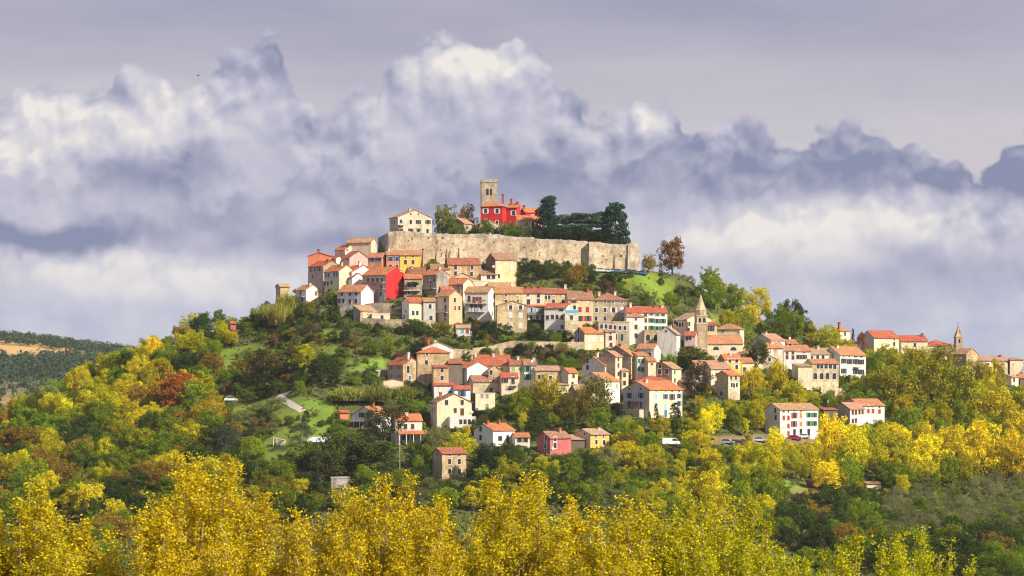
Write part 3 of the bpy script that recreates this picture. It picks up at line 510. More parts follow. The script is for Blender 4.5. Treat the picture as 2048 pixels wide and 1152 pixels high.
H('low cream garden room with flat white roof beside the ruin', 744, 745, 780, 'N', 641, 628, 626, 'f', 'C', 'p', 'T', [('g-m', (764, 635))], d=5, cat='garden room', name='garden_room')
H('little garden room with a mural on its white wall', 913, 914, 945, 'N', 672, 656, 651, 'x', 'w', 'p', 'P', [('tcm', (925, 662)), ('rcm', (935, 663))], d=5, cat='garden room', name='garden_room')
H('red roofed tool shed among the western gardens', 461, 462, 472, 'N', 660, 647, 643, 'x', 'K', 'p', 'r', [], d=3, cat='shed', name='garden_shed', found=1)

H('low rubble barn with shallow tan roof left of the bluish gabled house', 1152, 1153, 1208, 'N', 808, 782, 770, 'x', 'S', 's', 'T', [], d=8, rot=14)
H('small cream lean-to beside the shade-greyed gable', 1117, 1118, 1138, 'N', 784, 770, 763, 'm', 'C', 'p', 'T', [('Gcm', (1129, 775))], d=5, rot=10)
H('narrow cream house between the white terraced house and the stone gable', 1296, 1297, 1312, 'N', 756, 722, 714, 'x', 'C', 'p', 'o', [('n-s', (1304, 728))], d=7, rot=14)
H('small annex with dark red roof against the white palazzo', 1663, 1664, 1684, 'N', 745, 722, 713, 'x', 'c', 'p', 'r', [], d=6, rot=12)
H('open car port with crimson awning beside the house with the shade-greyed side', 1647, 1648, 1675, 'N', 836, 820, 816, 'm', 'k', 'p', 'R', [], d=5, rot=8, cat='car port', name='car_port')
H('beige house with tan roof rising behind the stone house with the wide red roof', 862, 863, 900, 'N', 560, 538, 529, 'x', 'C', 'p', 'B', [('n-s', (880, 545))], d=8, rot=5)
H('cream cottage with brown roof behind the small stone house with blue shutter', 902, 903, 948, 'N', 574, 557, 546, 'y', 'C', 's', 'o', [('n-s', (930, 560))], d=8, rot=6)
H('pale cottage with orange roof under the tall tan house', 978, 979, 1022, 'N', 590, 574, 566, 'x', 'C', 'p', 'T', [], d=7, rot=4)
H('cream house with brown tiled roof between the yellow house and the eastern row', 1484, 1485, 1524, 'N', 730, 708, 699, 'x', 'C', 'p', 'T', [('bcm', (1497, 715), (1511, 715))], d=8, rot=8)
H('cream walled cottage with tan roof under the church nave', 1390, 1391, 1440, 'N', 752, 731, 722, 'x', 'C', 's', 'T', [('bcs', (1405, 738), (1424, 738))], d=8, rot=8)
H('small ochre house with brown roof between the stone gable and the cream tower house', 1364, 1365, 1392, 'N', 790, 768, 760, 'x', 'c', 'p', 'B', [('kcm', (1378, 776))], d=7, rot=8)
H('church nave with long orange roof and two lunette windows', 1413, 1414, 1486, 'N', 714, 687, 672, 'x', 'C', 'p', 'o', [('k-u', (1432, 696), (1467, 697))], d=10, rot=4, cat='church', name='church_nave')
SZ['u'] = (2.0, 1.3)

# ------------------------------------------------------------------ the ground: one sheet, terraces cut for the houses
def axis(lo, hi, d0, d1, st):
    a = list(np.arange(d0, d1 + .01, st)); x = d0; k = st
    while x > lo: k *= 1.25; x -= min(k, 260); a.insert(0, x)
    x = d1; k = st
    while x < hi: k *= 1.12; x += min(k, 260); a.append(x)
    return np.array(a)
GX = axis(-6000, 6000, -290, 290, 1.6); GY = axis(-150, 9000, 520, 930, 1.6)
MX, MY = np.meshgrid(GX, GY); GZ = hill(MX, MY)
def hrect(o, X, Y, m):
    c, s = math.cos(o.rz), math.sin(o.rz); dx = X - o.loc[0]; dy = Y - o.loc[1]
    lx = dx * c + dy * s; ly = -dx * s + dy * c
    return np.hypot(np.clip(np.abs(lx) - o.w / 2, 0, None), np.clip(np.abs(ly) - o.d / 2, 0, None))
for o in HS:
    if 'Y' in o.kw: continue
    bx = np.abs(MX - o.loc[0]) < 26; by = np.abs(MY - o.loc[1]) < 26
    m = bx & by
    if not m.any(): continue
    dist = hrect(o, MX[m], MY[m], 0)
    GZ[m] = np.minimum(GZ[m], o.loc[2] - .05 + .9 * np.clip(dist - 1.6, 0, None))
def gz(X, Y):
    X = np.asarray(X, float); Y = np.asarray(Y, float)
    i = np.clip(np.searchsorted(GX, X) - 1, 0, len(GX) - 2); j = np.clip(np.searchsorted(GY, Y) - 1, 0, len(GY) - 2)
    u = (X - GX[i]) / (GX[i + 1] - GX[i]); v = (Y - GY[j]) / (GY[j + 1] - GY[j])
    return (GZ[j, i] * (1 - u) * (1 - v) + GZ[j, i + 1] * u * (1 - v) + GZ[j + 1, i] * (1 - u) * v + GZ[j + 1, i + 1] * u * v)
def gz1(x, y): return float(gz([x], [y])[0])
def inpoly(px, py, poly):
    px = np.asarray(px, float); py = np.asarray(py, float); r = np.zeros(px.shape, bool); n = len(poly)
    for k in range(n):
        (x1, y1), (x2, y2) = poly[k], poly[(k + 1) % n]
        c = ((y1 > py) != (y2 > py)) & (px < (x2 - x1) * (py - y1) / ((y2 - y1) or 1e-9) + x1); r ^= c
    return r
MEADOW = [[(430, 700), (515, 688), (560, 700), (540, 716), (440, 726)], [(455, 818), (545, 796), (556, 826), (470, 852)], [(480, 905), (560, 872), (600, 884), (570, 905), (480, 935)], [(600, 690), (680, 690), (700, 708), (610, 712)], [(1222, 546), (1262, 541), (1318, 545), (1345, 572), (1352, 606), (1318, 612), (1262, 588), (1235, 568)], [(1418, 628), (1468, 632), (1500, 664), (1478, 672), (1428, 650)],
          [(428, 722), (470, 712), (482, 740), (440, 758)], [(690, 722), (775, 716), (772, 752), (700, 748)],
          [(540, 800), (600, 792), (668, 806), (670, 850), (640, 876), (560, 940), (490, 940), (500, 905), (560, 860)], [(640, 660), (690, 655), (690, 672), (640, 682)],
          [(1530, 976), (1570, 960), (1622, 968), (1628, 990), (1552, 1006)], [(1955, 762), (2005, 770), (2010, 786), (1962, 784)]]
SOIL = [[(1545, 985), (1630, 975), (1660, 990), (1640, 1012), (1560, 1015)], [(1950, 782), (2050, 775), (2050, 830), (1960, 800)], [(1990, 1075), (2060, 1070), (2060, 1085), (2000, 1088)],
        [(1195, 532), (1290, 536), (1290, 546), (1195, 545)], [(1425, 872), (1545, 866), (1650, 866), (1650, 886), (1430, 892)]]
def ground_tint():
    Yc = np.clip(MY, 1, None); px = MX / Yc * F + 1024; py = HY - GZ / Yc * F
    n = .5 + .5 * np.sin(MX * .21 + 2 * np.sin(MY * .13)) * np.sin(MY * .19 + 1.7 * np.sin(MX * .09))
    c = np.empty(MX.shape + (3,)); c[:] = (.095, .115, .03)
    c += (n[..., None] - .5) * np.array((.03, .03, .008))
    for p in MEADOW:
        m = inpoly(px, py, p) & (MY > 500) & (MY < 1000); c[m] = np.array((.14, .23, .028)) * (.7 + .6 * n[m][:, None]) + np.array((.05, .02, 0)) * (1 - n[m][:, None])
    for p in SOIL:
        m = inpoly(px, py, p) & (MY > 500) & (MY < 1000); c[m] = np.array((.24, .18, .095)) * (.8 + .4 * n[m][:, None])
    far = MY > 1500
    c[far] = (.07, .10, .035)
    fld = far & (py < 708) & (px < 190); c[fld] = np.array((.56, .37, .14))
    fl2 = far & (py > 764); c[fl2] = np.array((.34, .25, .11))
    return np.clip(c, .005, 1)
def build_ground():
    ny, nx = MX.shape; co = np.stack([MX, MY, GZ], -1).reshape(-1, 3).astype(np.float32)
    idx = np.arange(nx * ny).reshape(ny, nx)
    q = np.stack([idx[:-1, :-1], idx[:-1, 1:], idx[1:, 1:], idx[1:, :-1]], -1).reshape(-1, 4).astype(np.int32)
    me = bpy.data.meshes.new('ground'); me.vertices.add(len(co)); me.vertices.foreach_set('co', co.ravel())
    me.loops.add(q.size); me.loops.foreach_set('vertex_index', q.ravel()); me.polygons.add(len(q)); me.polygons.foreach_set('loop_start', np.arange(0, q.size, 4, dtype=np.int32))
    me.materials.append(MATS['hill_ground']); me.update(calc_edges=True)
    me.polygons.foreach_set('use_smooth', np.ones(len(q), bool))
    at = me.color_attributes.new('tint', 'FLOAT_COLOR', 'POINT'); c = ground_tint().reshape(-1, 3)
    at.data.foreach_set('color', np.concatenate([c, np.ones((len(c), 1))], 1).astype(np.float32).ravel())
    link(bpy.data.objects.new('ground', me), label='grassy hill and valley floor', kind='structure')
build_ground()

# ------------------------------------------------------------------ house parts
CACHE = {}
def cached(key, fn):
    if key not in CACHE: CACHE[key] = fn()
    return CACHE[key]
def mo(name, me, parent, color, loc=(0, 0, 0), rz=0):
    o = bpy.data.objects.new(name, me); o.location = loc; o.rotation_euler = (0, 0, rz); return link(o, parent, color)
FRAMEC = (.66, .62, .54)
def frame_mesh(w, h):
    b = MB(); t = .15
    b.box(-w / 2 - t, -w / 2, -.06, .05, -h / 2, h / 2); b.box(w / 2, w / 2 + t, -.06, .05, -h / 2, h / 2)
    b.box(-w / 2 - t, w / 2 + t, -.06, .05, h / 2, h / 2 + t); b.box(-w / 2 - t - .05, w / 2 + t + .05, -.10, .05, -h / 2 - t, -h / 2)
    return b.mesh('window_frame', 'paint')
def pane_mesh(w, h):
    b = MB(); b.box(-w / 2, w / 2, -.02, .04, -h / 2, h / 2); return b.mesh('pane', 'window_glass')
def arch_mesh(w, h, mat, y0, y1, grow=0.):
    w += 2 * grow; b = MB(); n = 10; r = w / 2; zs = h / 2 - r + grow
    if h < w * .8: zs = -h / 2 + .15
    pts = [(-r, -h / 2 - grow), (r, -h / 2 - grow)] + [(r * math.cos(math.pi * k / n), zs + min(r, h) * math.sin(math.pi * k / n)) for k in range(n + 1)]
    b.prism([(x, y1, z) for x, z in pts], [(x, y0, z) for x, z in pts]); return b.mesh('arch', mat)
def shutter_mesh(w, h):
    b = MB(); b.box(-w / 2, w / 2, -.10, -.055, -h / 2, h / 2)
    for k in range(4): z = -h / 2 + h * (k + .5) / 4; b.box(-w / 2 + .06, w / 2 - .06, -.125, -.10, z - h * .08, z + h * .08)
    return b.mesh('shutter', 'paint')
def add_window(root, style, loc, rz, bare=False):
    c, st, sz = style[0], style[1], style[2]; w, h = SZ[sz]
    if sz in 'au':
        win = mo('arched_window', cached(('af', sz), lambda: arch_mesh(w, h, 'paint', -.05, .04, .18)), root, FRAMEC, loc, rz)
        mo('pane', cached(('ap', sz), lambda: arch_mesh(w, h, 'window_glass', -.07, .04)), win, (1, 1, 1)); return
    fc = FRAMEC if c != 'w' or st != '-' else (.78, .77, .74)
    win = mo('door' if sz in 'd' else 'window', cached(('f', sz), lambda: frame_mesh(w, h)), root, fc, loc, rz)
    col = SC[c]
    if st == 'c':
        for k in (-1, 1): mo('shutter', cached(('s', sz), lambda: shutter_mesh(w / 2 - .02, h)), win, col, (k * w / 4, .03, 0))
    else:
        mo('pane', cached(('p', sz), lambda: pane_mesh(w, h)), win, (1, 1, 1))
        if st == 'o':
            for k in (-1, 1): mo('shutter', cached(('s', sz), lambda: shutter_mesh(w / 2 - .02, h)), win, col, (k * (w * .75 + .05), .01, 0))
def set_uv(me, ax):
    uv = me.uv_layers.new(name='UVMap'); n = len(me.loops); vi = np.empty(n, np.int32); me.loops.foreach_get('vertex_index', vi)
    co = np.empty(len(me.vertices) * 3, np.float32); me.vertices.foreach_get('co', co); co = co.reshape(-1, 3)[vi]
    u = co[:, 0 if ax == 'x' else 1]; v = co[:, 1 if ax == 'x' else 0] * 1.08
    uv.data.foreach_set('uv', np.stack([u, v], 1).astype(np.float32).ravel())
def roof_part(root, o):
    w, d, h, r = o.w, o.d, o.h, o.rise; ov, th = .38, .17; b = MB(); ax = 'x'
    jit = lambda: random.uniform(-.05, .05)
    if o.roof in 'xy':
        span, ln = (d, w) if o.roof == 'x' else (w, d); ax = o.roof
        k = r / (span / 2); e = h - ov * k; tz = th
        prof = [(-span / 2 - ov, e + tz), (0, h + r + tz), (span / 2 + ov, e + tz), (span / 2 + ov, e - .02), (0, h + r + .01), (-span / 2 - ov, e - .02)]
        L = ln / 2 + .22; n = max(2, int(ln / 2.5)); rings = []
        for q in range(n + 1):                         # old ridges sag a little
            t = -L + 2 * L * q / n; dz = 0 if q in (0, n) else jit()
            rings.append([((t, y, z + dz) if ax == 'x' else (y, t, z + dz)) for y, z in prof])
        for q in range(n):
            i = len(b.v); b.v += rings[q] + rings[q + 1]
            for p in range(6): b.f.append((i + p, i + (p + 1) % 6, i + 6 + (p + 1) % 6, i + 6 + p))
        i = len(b.v); b.v += rings[0]; b.f.append(tuple(i + p for p in reversed(range(6))))
        i = len(b.v); b.v += rings[-1]; b.f.append(tuple(i + p for p in range(6)))
    elif o.roof == 'm':
        pr = [(-d / 2 - ov, h - ov * r / d + .02), (d / 2 + .1, h + r + .02), (d / 2 + .1, h + r + th), (-d / 2 - ov, h - ov * r / d + th)]
        b.prism([(-w / 2 - .2, y, z) for y, z in pr], [(w / 2 + .2, y, z) for y, z in pr])
    elif o.roof == 'h':
        a, c = w / 2 + ov, d / 2 + ov; e = h; g = max(w / 2 - d / 2, .3) if w > d else .3
        for p in ([(-a, -c, e), (a, -c, e), (g, 0, h + r), (-g, 0, h + r)], [(a, c, e), (-a, c, e), (-g, 0, h + r), (g, 0, h + r)], [(a, -c, e), (a, c, e), (g, 0, h + r)], [(-a, c, e), (-a, -c, e), (-g, 0, h + r)]): b.poly(p)
        b.box(-a, a, -c, c, e - .14, e - .003)
    else:
        b.box(-w / 2 - .1, w / 2 + .1, -d / 2 - .1, d / 2 + .1, h + .003, h + .2)
    nm = 'roof'
    me = b.mesh(nm, 'clay_roof_tile' if o.roof != 'f' else 'plaster'); set_uv(me, ax)
    ob = bpy.data.objects.new(nm, me); link(ob, root, tuple(v * random.uniform(.9, 1.1) for v in o.rc) if o.roof != 'f' else o.wc)
    if o.roof == 'x' and o.w > 5:                      # ridge tiles
        rb = MB(); rb.prism([(-w / 2 - .2, -.14, h + r + .1), (-w / 2 - .2, .14, h + r + .1), (-w / 2 - .2, 0, h + r + .29)], [(w / 2 + .2, -.14, h + r + .1), (w / 2 + .2, .14, h + r + .1), (w / 2 + .2, 0, h + r + .29)])
        me = rb.mesh('ridge_tiles', 'clay_roof_tile'); set_uv(me, 'x'); link(bpy.data.objects.new('ridge_tiles', me), ob, tuple(v * .95 for v in o.rc))
    return ob
def build_house(o):
    w, d, h, r = o.w, o.d, o.h, o.rise; kw = o.kw; fd = kw.get('found', 4.5)
    root = empty(kw.get('name', 'house'), o.loc, o.rz, label=o.label, cat=kw.get('cat', 'house')); o.root = root
    x0, x1, x2 = o.px; s = F / o.Y
    cz, sz = math.cos(o.rz), math.sin(o.rz)
    def zat(lx, ly, py):
        Yp = o.loc[1] + lx * sz + ly * cz; return (HY - py) / F * Yp - o.loc[2]
    def spot(px, py):
        """pixel -> (local location just proud of the wall, rotation)"""
        if o.side == 'L' and px < x1:
            u = (x1 - px) / (x1 - x0) * d; y = -d / 2 + u; return (-w / 2 - .001, y, zat(-w / 2, y, py)), -math.pi / 2
        if o.side == 'R' and px > x1:
            u = (px - x1) / (x2 - x1) * d; y = -d / 2 + u; return (w / 2 + .001, y, zat(w / 2, y, py)), math.pi / 2
        a, b = (x1, x2) if o.side == 'L' else ((x0, x1) if o.side == 'R' else (x0, x2))
        x = -w / 2 + (px - a) / (b - a) * w; return (x, -d / 2 - .001, zat(x, -d / 2, py)), 0
    b = MB(); x, y = w / 2, d / 2
    if o.roof == 'x':
        ends = [[(sx, -y, -fd), (sx, y, -fd), (sx, y, h), (sx, 0, h + r), (sx, -y, h)] for sx in (-x, x)]; b.prism(ends[0], ends[1])
    elif o.roof == 'y':
        ends = [[(-x, sy, -fd), (x, sy, -fd), (x, sy, h), (0, sy, h + r), (-x, sy, h)] for sy in (-y, y)]; b.prism(ends[1], ends[0])
    elif o.roof == 'm':
        ends = [[(sx, -y, -fd), (sx, y, -fd), (sx, y, h + r), (sx, -y, h)] for sx in (-x, x)]; b.prism(ends[0], ends[1])
    else: b.box(-x, x, -y, y, -fd, h)
    if 'eave' in kw: pass
    wall = b.build('wall', o.wm, root, o.wc)
    if 'sidec' in kw:  # side face in its own tone; greyed left gables carry shade in their colour
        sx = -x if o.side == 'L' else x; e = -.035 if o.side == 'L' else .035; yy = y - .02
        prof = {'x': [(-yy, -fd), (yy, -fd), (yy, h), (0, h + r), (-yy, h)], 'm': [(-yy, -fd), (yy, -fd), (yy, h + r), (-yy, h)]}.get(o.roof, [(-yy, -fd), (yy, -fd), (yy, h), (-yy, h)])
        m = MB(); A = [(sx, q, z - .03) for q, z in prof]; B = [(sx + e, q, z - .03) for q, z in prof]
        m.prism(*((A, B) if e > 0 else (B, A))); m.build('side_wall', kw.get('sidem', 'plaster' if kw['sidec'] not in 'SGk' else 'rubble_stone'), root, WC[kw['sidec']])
    roof = roof_part(root, o)
    if o.roof in 'xh' and h > 3:                      # cornice under the eaves
        MB().box(-x - .06, x + .06, -y - .12, -y - .003, h - .32, h - .1).build('cornice', 'plaster', root, tuple(min(1, v * 1.1) for v in o.wc))
    for st, *pts in o.wins:
        for p in pts:
            loc, rz = spot(*p); loc = Vector(loc)
            if 'sidec' in kw and rz != 0: loc.x += .036 * (-1 if o.side == 'L' else 1)
            add_window(root, st, loc, rz)
    for px, py, c in kw.get('chim', ()):
        if o.side == 'R' and px > x1 or o.side == 'L' and px < x1: lx = (.32 * w) * (1 if o.side == 'R' else -1)
        else: lx = max(-w / 2 + .5, min(w / 2 - .5, spot(px, py)[0][0]))
        ly = -.08 * d if o.roof != 'm' else .2 * d
        zt = zat(lx, ly, py); zb = h + r * .55; zt = max(zt, h + r + .5); zt = min(zt, h + r + 2.4)
        col = dict(WC, R=(.46, .13, .06), r=(.40, .10, .05), o=(.55, .27, .14)).get(c, WC['w']); q = .34
        ch = MB().box(lx - q, lx + q, ly - q, ly + q, zb, zt - .35).build('chimney', 'plaster', roof, col)
        m = MB(); m.box(lx - q - .1, lx + q + .1, ly - q - .1, ly + q + .1, zt - .35, zt - .2)
        for k in (-1, 1): m.box(lx + k * .24 - .1, lx + k * .24 + .1, ly - q, ly + q, zt - .2, zt - .02)
        m.box(lx - q - .14, lx + q + .14, ly - q - .14, ly + q + .14, zt - .02, zt + .1); m.build('chimney_cap', 'plaster', roof, tuple(v * .85 for v in col))
    for a, c, py in kw.get('bal', ()):
        (xa, _, za), _r = spot(a, py); (xb, _, _), _r = spot(min(c, x1 - .5) if o.side == 'R' else c, py)
        dp = 1.25; yf = -d / 2
        bl = MB().box(xa, xb, yf - dp, yf - .003, za - .18, za).build('balcony', 'plaster', root, (.5, .47, .42))
        m = MB(); n = max(3, int((xb - xa) / .45))
        for k in range(n + 1):
            t = xa + (xb - xa) * k / n; m.box(t - .03, t + .03, yf - dp, yf - dp + .05, za, za + .9)
        m.box(xa, xb, yf - dp - .01, yf - dp + .06, za + .9, za + .98); m.build('railing', 'paint', bl, (.20, .17, .15))
    if 'bal2' in kw:                                    # balcony on the left gable with a pergola roof
        a, c, py = kw['bal2']; (X, ya, za), _r = spot(c, py); (_, yb, _), _r = spot(a, py)
        bl = MB().box(X - 2.2, X - .04, ya, yb, za - 2.4, za).build('balcony', 'plaster', root, (.62, .55, .42))
        m = MB(); n = 8
        for k in range(n + 1): t = ya + (yb - ya) * k / n; m.box(X - 2.2, X - 2.15, t - .03, t + .03, za, za + .9)
        m.box(X - 2.22, X - 2.12, ya, yb, za + .9, za + .98); m.build('railing', 'paint', bl, (.35, .12, .06))
        m = MB(); m.box(X - 2.3, X - .04, ya - .2, yb + .2, za + 2.2, za + 2.32)
        for t in (ya, yb): m.box(X - 2.2, X - 2.08, t - .06, t + .06, za, za + 2.2)
        m.build('pergola', 'paint', root, (.14, .11, .09))
    for p in kw.get('dish', ()):
        (lx, ly, lz), _r = spot(*p); me = cached('dish', dish_mesh); mo('satellite_dish', me, root, (.8, .8, .8), (max(-w / 2, min(w / 2, lx)), ly - .35, lz), 0)
    if 'rail' in kw:
        m = MB()
        for yy, (q0, q1) in ((-d / 2, (-w / 2, w / 2)),): m.box(q0, q1, yy - .02, yy + .04, h + .2, h + 1.25)
        m.build('railing', 'paint', root, kw['rail'])
    if 'porch' in kw:
        a, c, py = kw['porch']; (xa, _, zt), _r = spot(a, py); (xb, _, _), _r = spot(c, py); yf = -d / 2
        pr = MB().box(xa, xb, yf - 2.4, yf - .003, -1.5, zt).build('porch', 'plaster', root, WC['w'])
        for k in range(4):
            t = xa + (xb - xa) * (.42 + .16 * k); add_window(pr, 'w-m', (t, yf - 2.402, zt * .5), 0)
    if 'veranda' in kw:
        a, c, py = kw['veranda']; (xa, _, zt), _r = spot(a, py); (xb, _, _), _r = spot(c, py); yf = -d / 2
        m = MB(); m.prism([(xa, yf - 3, zt - .9), (xa, yf - .003, zt), (xa, yf - .003, zt + .15), (xa, yf - 3, zt - .72)], [(xb, yf - 3, zt - .9), (xb, yf - .003, zt), (xb, yf - .003, zt + .15), (xb, yf - 3, zt - .72)])
        me = m.mesh('veranda_roof', 'clay_roof_tile'); set_uv(me, 'x'); vr = link(bpy.data.objects.new('veranda_roof', me), root, RC['O'])
        for k in range(5): t = xa + .2 + (xb - xa - .4) * k / 4; MB().box(t - .12, t + .12, yf - 2.85, yf - 2.6, -2, zt - .8).build('post', 'plaster', vr, WC['W'])
    if 'butt' in kw:
        a, c = kw['butt']; L = (c - a) / s; m = MB(); m.prism([(w / 2, -d / 2 + .3, -fd), (w / 2 + L, -d / 2 + .3, -fd), (w / 2 + .4, -d / 2 + .3, h), (w / 2, -d / 2 + .3, h)], [(w / 2, d / 2, -fd), (w / 2 + L, d / 2, -fd), (w / 2 + .4, d / 2, h), (w / 2, d / 2, h)])
        m.v = m.v; m.build('buttress', 'rubble_stone', root, WC['S'])
    def world(l): return (o.loc[0] + l[0] * cz - l[1] * sz, o.loc[1] + l[0] * sz + l[1] * cz, o.loc[2] + l[2])
    if 'flag' in kw:
        l, _r = spot(*kw['flag']); fl = empty('banner', world((l[0], l[1] - .12, l[2])), o.rz, label='blue and yellow banner hung on the stone house behind the rampart', cat='banner')
        MB().box(-.75, .75, -.02, .02, 0, 1.15).build('blue_cloth', 'paint', fl, (.02, .10, .42)); MB().box(-.75, .75, -.02, .02, -1.1, -.003).build('yellow_cloth', 'paint', fl, (.8, .6, .12))
    if 'laundry' in kw:
        l, _r = spot(*kw['laundry']); fl = empty('laundry', world((l[0], l[1] - 1.4, l[2])), o.rz, label='pale washing hung out on the balcony of the ' + ('bright red house' if 'red house' in o.label else 'white house with the tiled awning'), cat='laundry')
        m = MB(); m.box(-2.2, 2.2, -.01, .01, .7, .72); m.build('washing_line', 'paint', fl, (.4, .4, .4))
        for k, c in enumerate(((.7, .72, .85), (.75, .75, .8), (.55, .62, .85), (.8, .8, .8))): x = -1.8 + k * 1.05; MB().box(x, x + .8, -.03, -.012, -.5 - .2 * (k % 2), .7).build('cloth', 'paint', fl, c)
    if 'vine' in kw:
        a, c, py = kw['vine']; la, _r = spot(a, py); lb, _r = spot(c, py)
        o.vine = (world(((la[0] + lb[0]) / 2, la[1] - 1.0, la[2])), abs(lb[0] - la[0]))
def dish_mesh():
    b = MB(); n = 12; rings = [(0, .12), (.25, .08), (.42, 0)]
    c = [[(r * math.cos(2 * math.pi * k / n), yy, r * math.sin(2 * math.pi * k / n)) for k in range(n)] for r, yy in rings[1:]]
    b.prism(c[0], c[1]); b.tube((0, .1, 0), (0, .4, -.2), .03, .03); return b.mesh('dish', 'paint')
for o in HS: build_house(o)

# ------------------------------------------------------------------ rampart
def build_rampart():
    Yw = 835.0
    root = empty('town_wall', ((1010 - 1024) / F * Yw, Yw, gz1(-2.4, Yw - 1)), label='long pale stone rampart wall round the upper town', cat='town wall')
    L = root.location
    def P(px, y, z): return ((px - 1024) / F * Yw - L.x, y - L.y, z - L.z)
    top = lambda px: (HY - np.interp(px, [q[0] for q in WT], [q[1] for q in WT])) / F * Yw
    xs = [777, 830, 880, 942, 1000, 1068, 1120, 1175, 1203, 1240, 1256, 1276]
    for a, c in zip(xs[:-1], xs[1:]):
        m = MB(); ta, tb = top(a) + random.uniform(-.15, .15), top(c) + random.uniform(-.15, .15)
        za, zb = gz1((a - 1024) / F * Yw, Yw - 2) - 3, gz1((c - 1024) / F * Yw, Yw - 2) - 3
        m.prism([P(a, Yw - 1.2, za), P(a, Yw + 2.2, za), P(a, Yw + 2.2, ta), P(a, Yw, ta)], [P(c, Yw - 1.2, zb), P(c, Yw + 2.2, zb), P(c, Yw + 2.2, tb), P(c, Yw, tb)])
        k_ = random.uniform(.86, 1.12); m.build('wall_section', 'rubble_stone', root, (.72 * k_, .59 * k_, .41 * k_))
        n_ = max(2, int((c - a) / 6)); pv = random.uniform(.1, .5)
        for q in range(n_):                           # uneven weathered coping
            f0, f1 = q / n_, (q + 1) / n_; A, B = a + (c - a) * f0, a + (c - a) * f1; t0, t1 = ta + (tb - ta) * f0, ta + (tb - ta) * f1; h0 = pv; h1 = max(.08, min(.75, pv + random.uniform(-.28, .28))); pv = h1; zz = 1.0
            m = MB(); m.prism([P(A, Yw - .14, t0 - zz), P(A, Yw + .7, t0 - zz), P(A, Yw + .7, t0 + h0), P(A, Yw - .06, t0 + h0)], [P(B, Yw - .14, t1 - zz), P(B, Yw + .7, t1 - zz), P(B, Yw + .7, t1 + h1), P(B, Yw - .06, t1 + h1)])
            k_ = random.uniform(.8, 1.15); m.build('coping', 'rubble_stone', root, (.62 * k_, .55 * k_, .44 * k_))
    # the western return; its shade is put into a darker, greyer colour
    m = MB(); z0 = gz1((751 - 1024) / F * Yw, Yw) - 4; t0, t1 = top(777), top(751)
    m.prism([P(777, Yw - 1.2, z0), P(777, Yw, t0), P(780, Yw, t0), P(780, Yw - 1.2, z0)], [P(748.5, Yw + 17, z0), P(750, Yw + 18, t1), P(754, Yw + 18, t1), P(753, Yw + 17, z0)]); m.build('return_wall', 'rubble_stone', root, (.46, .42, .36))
    m = MB(); z0 = gz1((1276 - 1024) / F * Yw, Yw) - 4; t0 = top(1276)
    m.prism([P(1254, Yw - 2.4, z0), P(1282, Yw - 2.4, z0), P(1276.5, Yw - .5, t0 + .4), P(1256, Yw - .5, t0 - .1)], [P(1254, Yw + 14, z0), P(1282, Yw + 14, z0), P(1276.5, Yw + 14, t0 + .4), P(1256, Yw + 14, t0 - .1)]); m.build('end_bastion', 'rubble_stone', root, (.70, .60, .45))
    m = MB(); z0 = gz1((1189 - 1024) / F * Yw, Yw - 3) - 3; t0 = top(1189)
    m.prism([P(1176, Yw - 3.4, z0), P(1203, Yw - 3.4, z0), P(1202, Yw - 2.4, t0 + .3), P(1178, Yw - 2.4, t0 + .3)], [P(1176, Yw + .4, z0), P(1203, Yw + .4, z0), P(1202, Yw + .4, t0 + .3), P(1178, Yw + .4, t0 + .3)]); m.build('turret', 'rubble_stone', root, (.84, .72, .53))
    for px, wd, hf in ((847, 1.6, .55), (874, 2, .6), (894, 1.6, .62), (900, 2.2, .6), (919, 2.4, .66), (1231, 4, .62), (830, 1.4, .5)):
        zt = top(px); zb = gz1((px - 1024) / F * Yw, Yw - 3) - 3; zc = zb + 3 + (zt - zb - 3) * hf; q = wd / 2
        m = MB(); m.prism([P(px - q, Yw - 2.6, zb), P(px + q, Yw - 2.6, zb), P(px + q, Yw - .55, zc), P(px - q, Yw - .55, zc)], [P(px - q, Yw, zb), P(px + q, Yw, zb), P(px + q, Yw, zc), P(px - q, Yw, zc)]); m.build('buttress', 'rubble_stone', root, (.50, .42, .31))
    hm = MB().box(-.22, .22, -.06, .3, -.25, .25).mesh('putlog_hole_shade', 'window_glass')  # proud dark blocks; the shade inside the holes is their colour
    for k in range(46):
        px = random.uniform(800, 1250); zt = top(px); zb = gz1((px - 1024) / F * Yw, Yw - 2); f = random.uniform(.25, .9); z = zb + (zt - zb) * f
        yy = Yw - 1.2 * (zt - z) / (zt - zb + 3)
        o = mo('putlog_hole_shade', hm, root, (1, 1, 1), P(px, yy, z)); o.scale = (random.uniform(.6, 1.5), 1, random.uniform(.6, 1.4))
build_rampart()

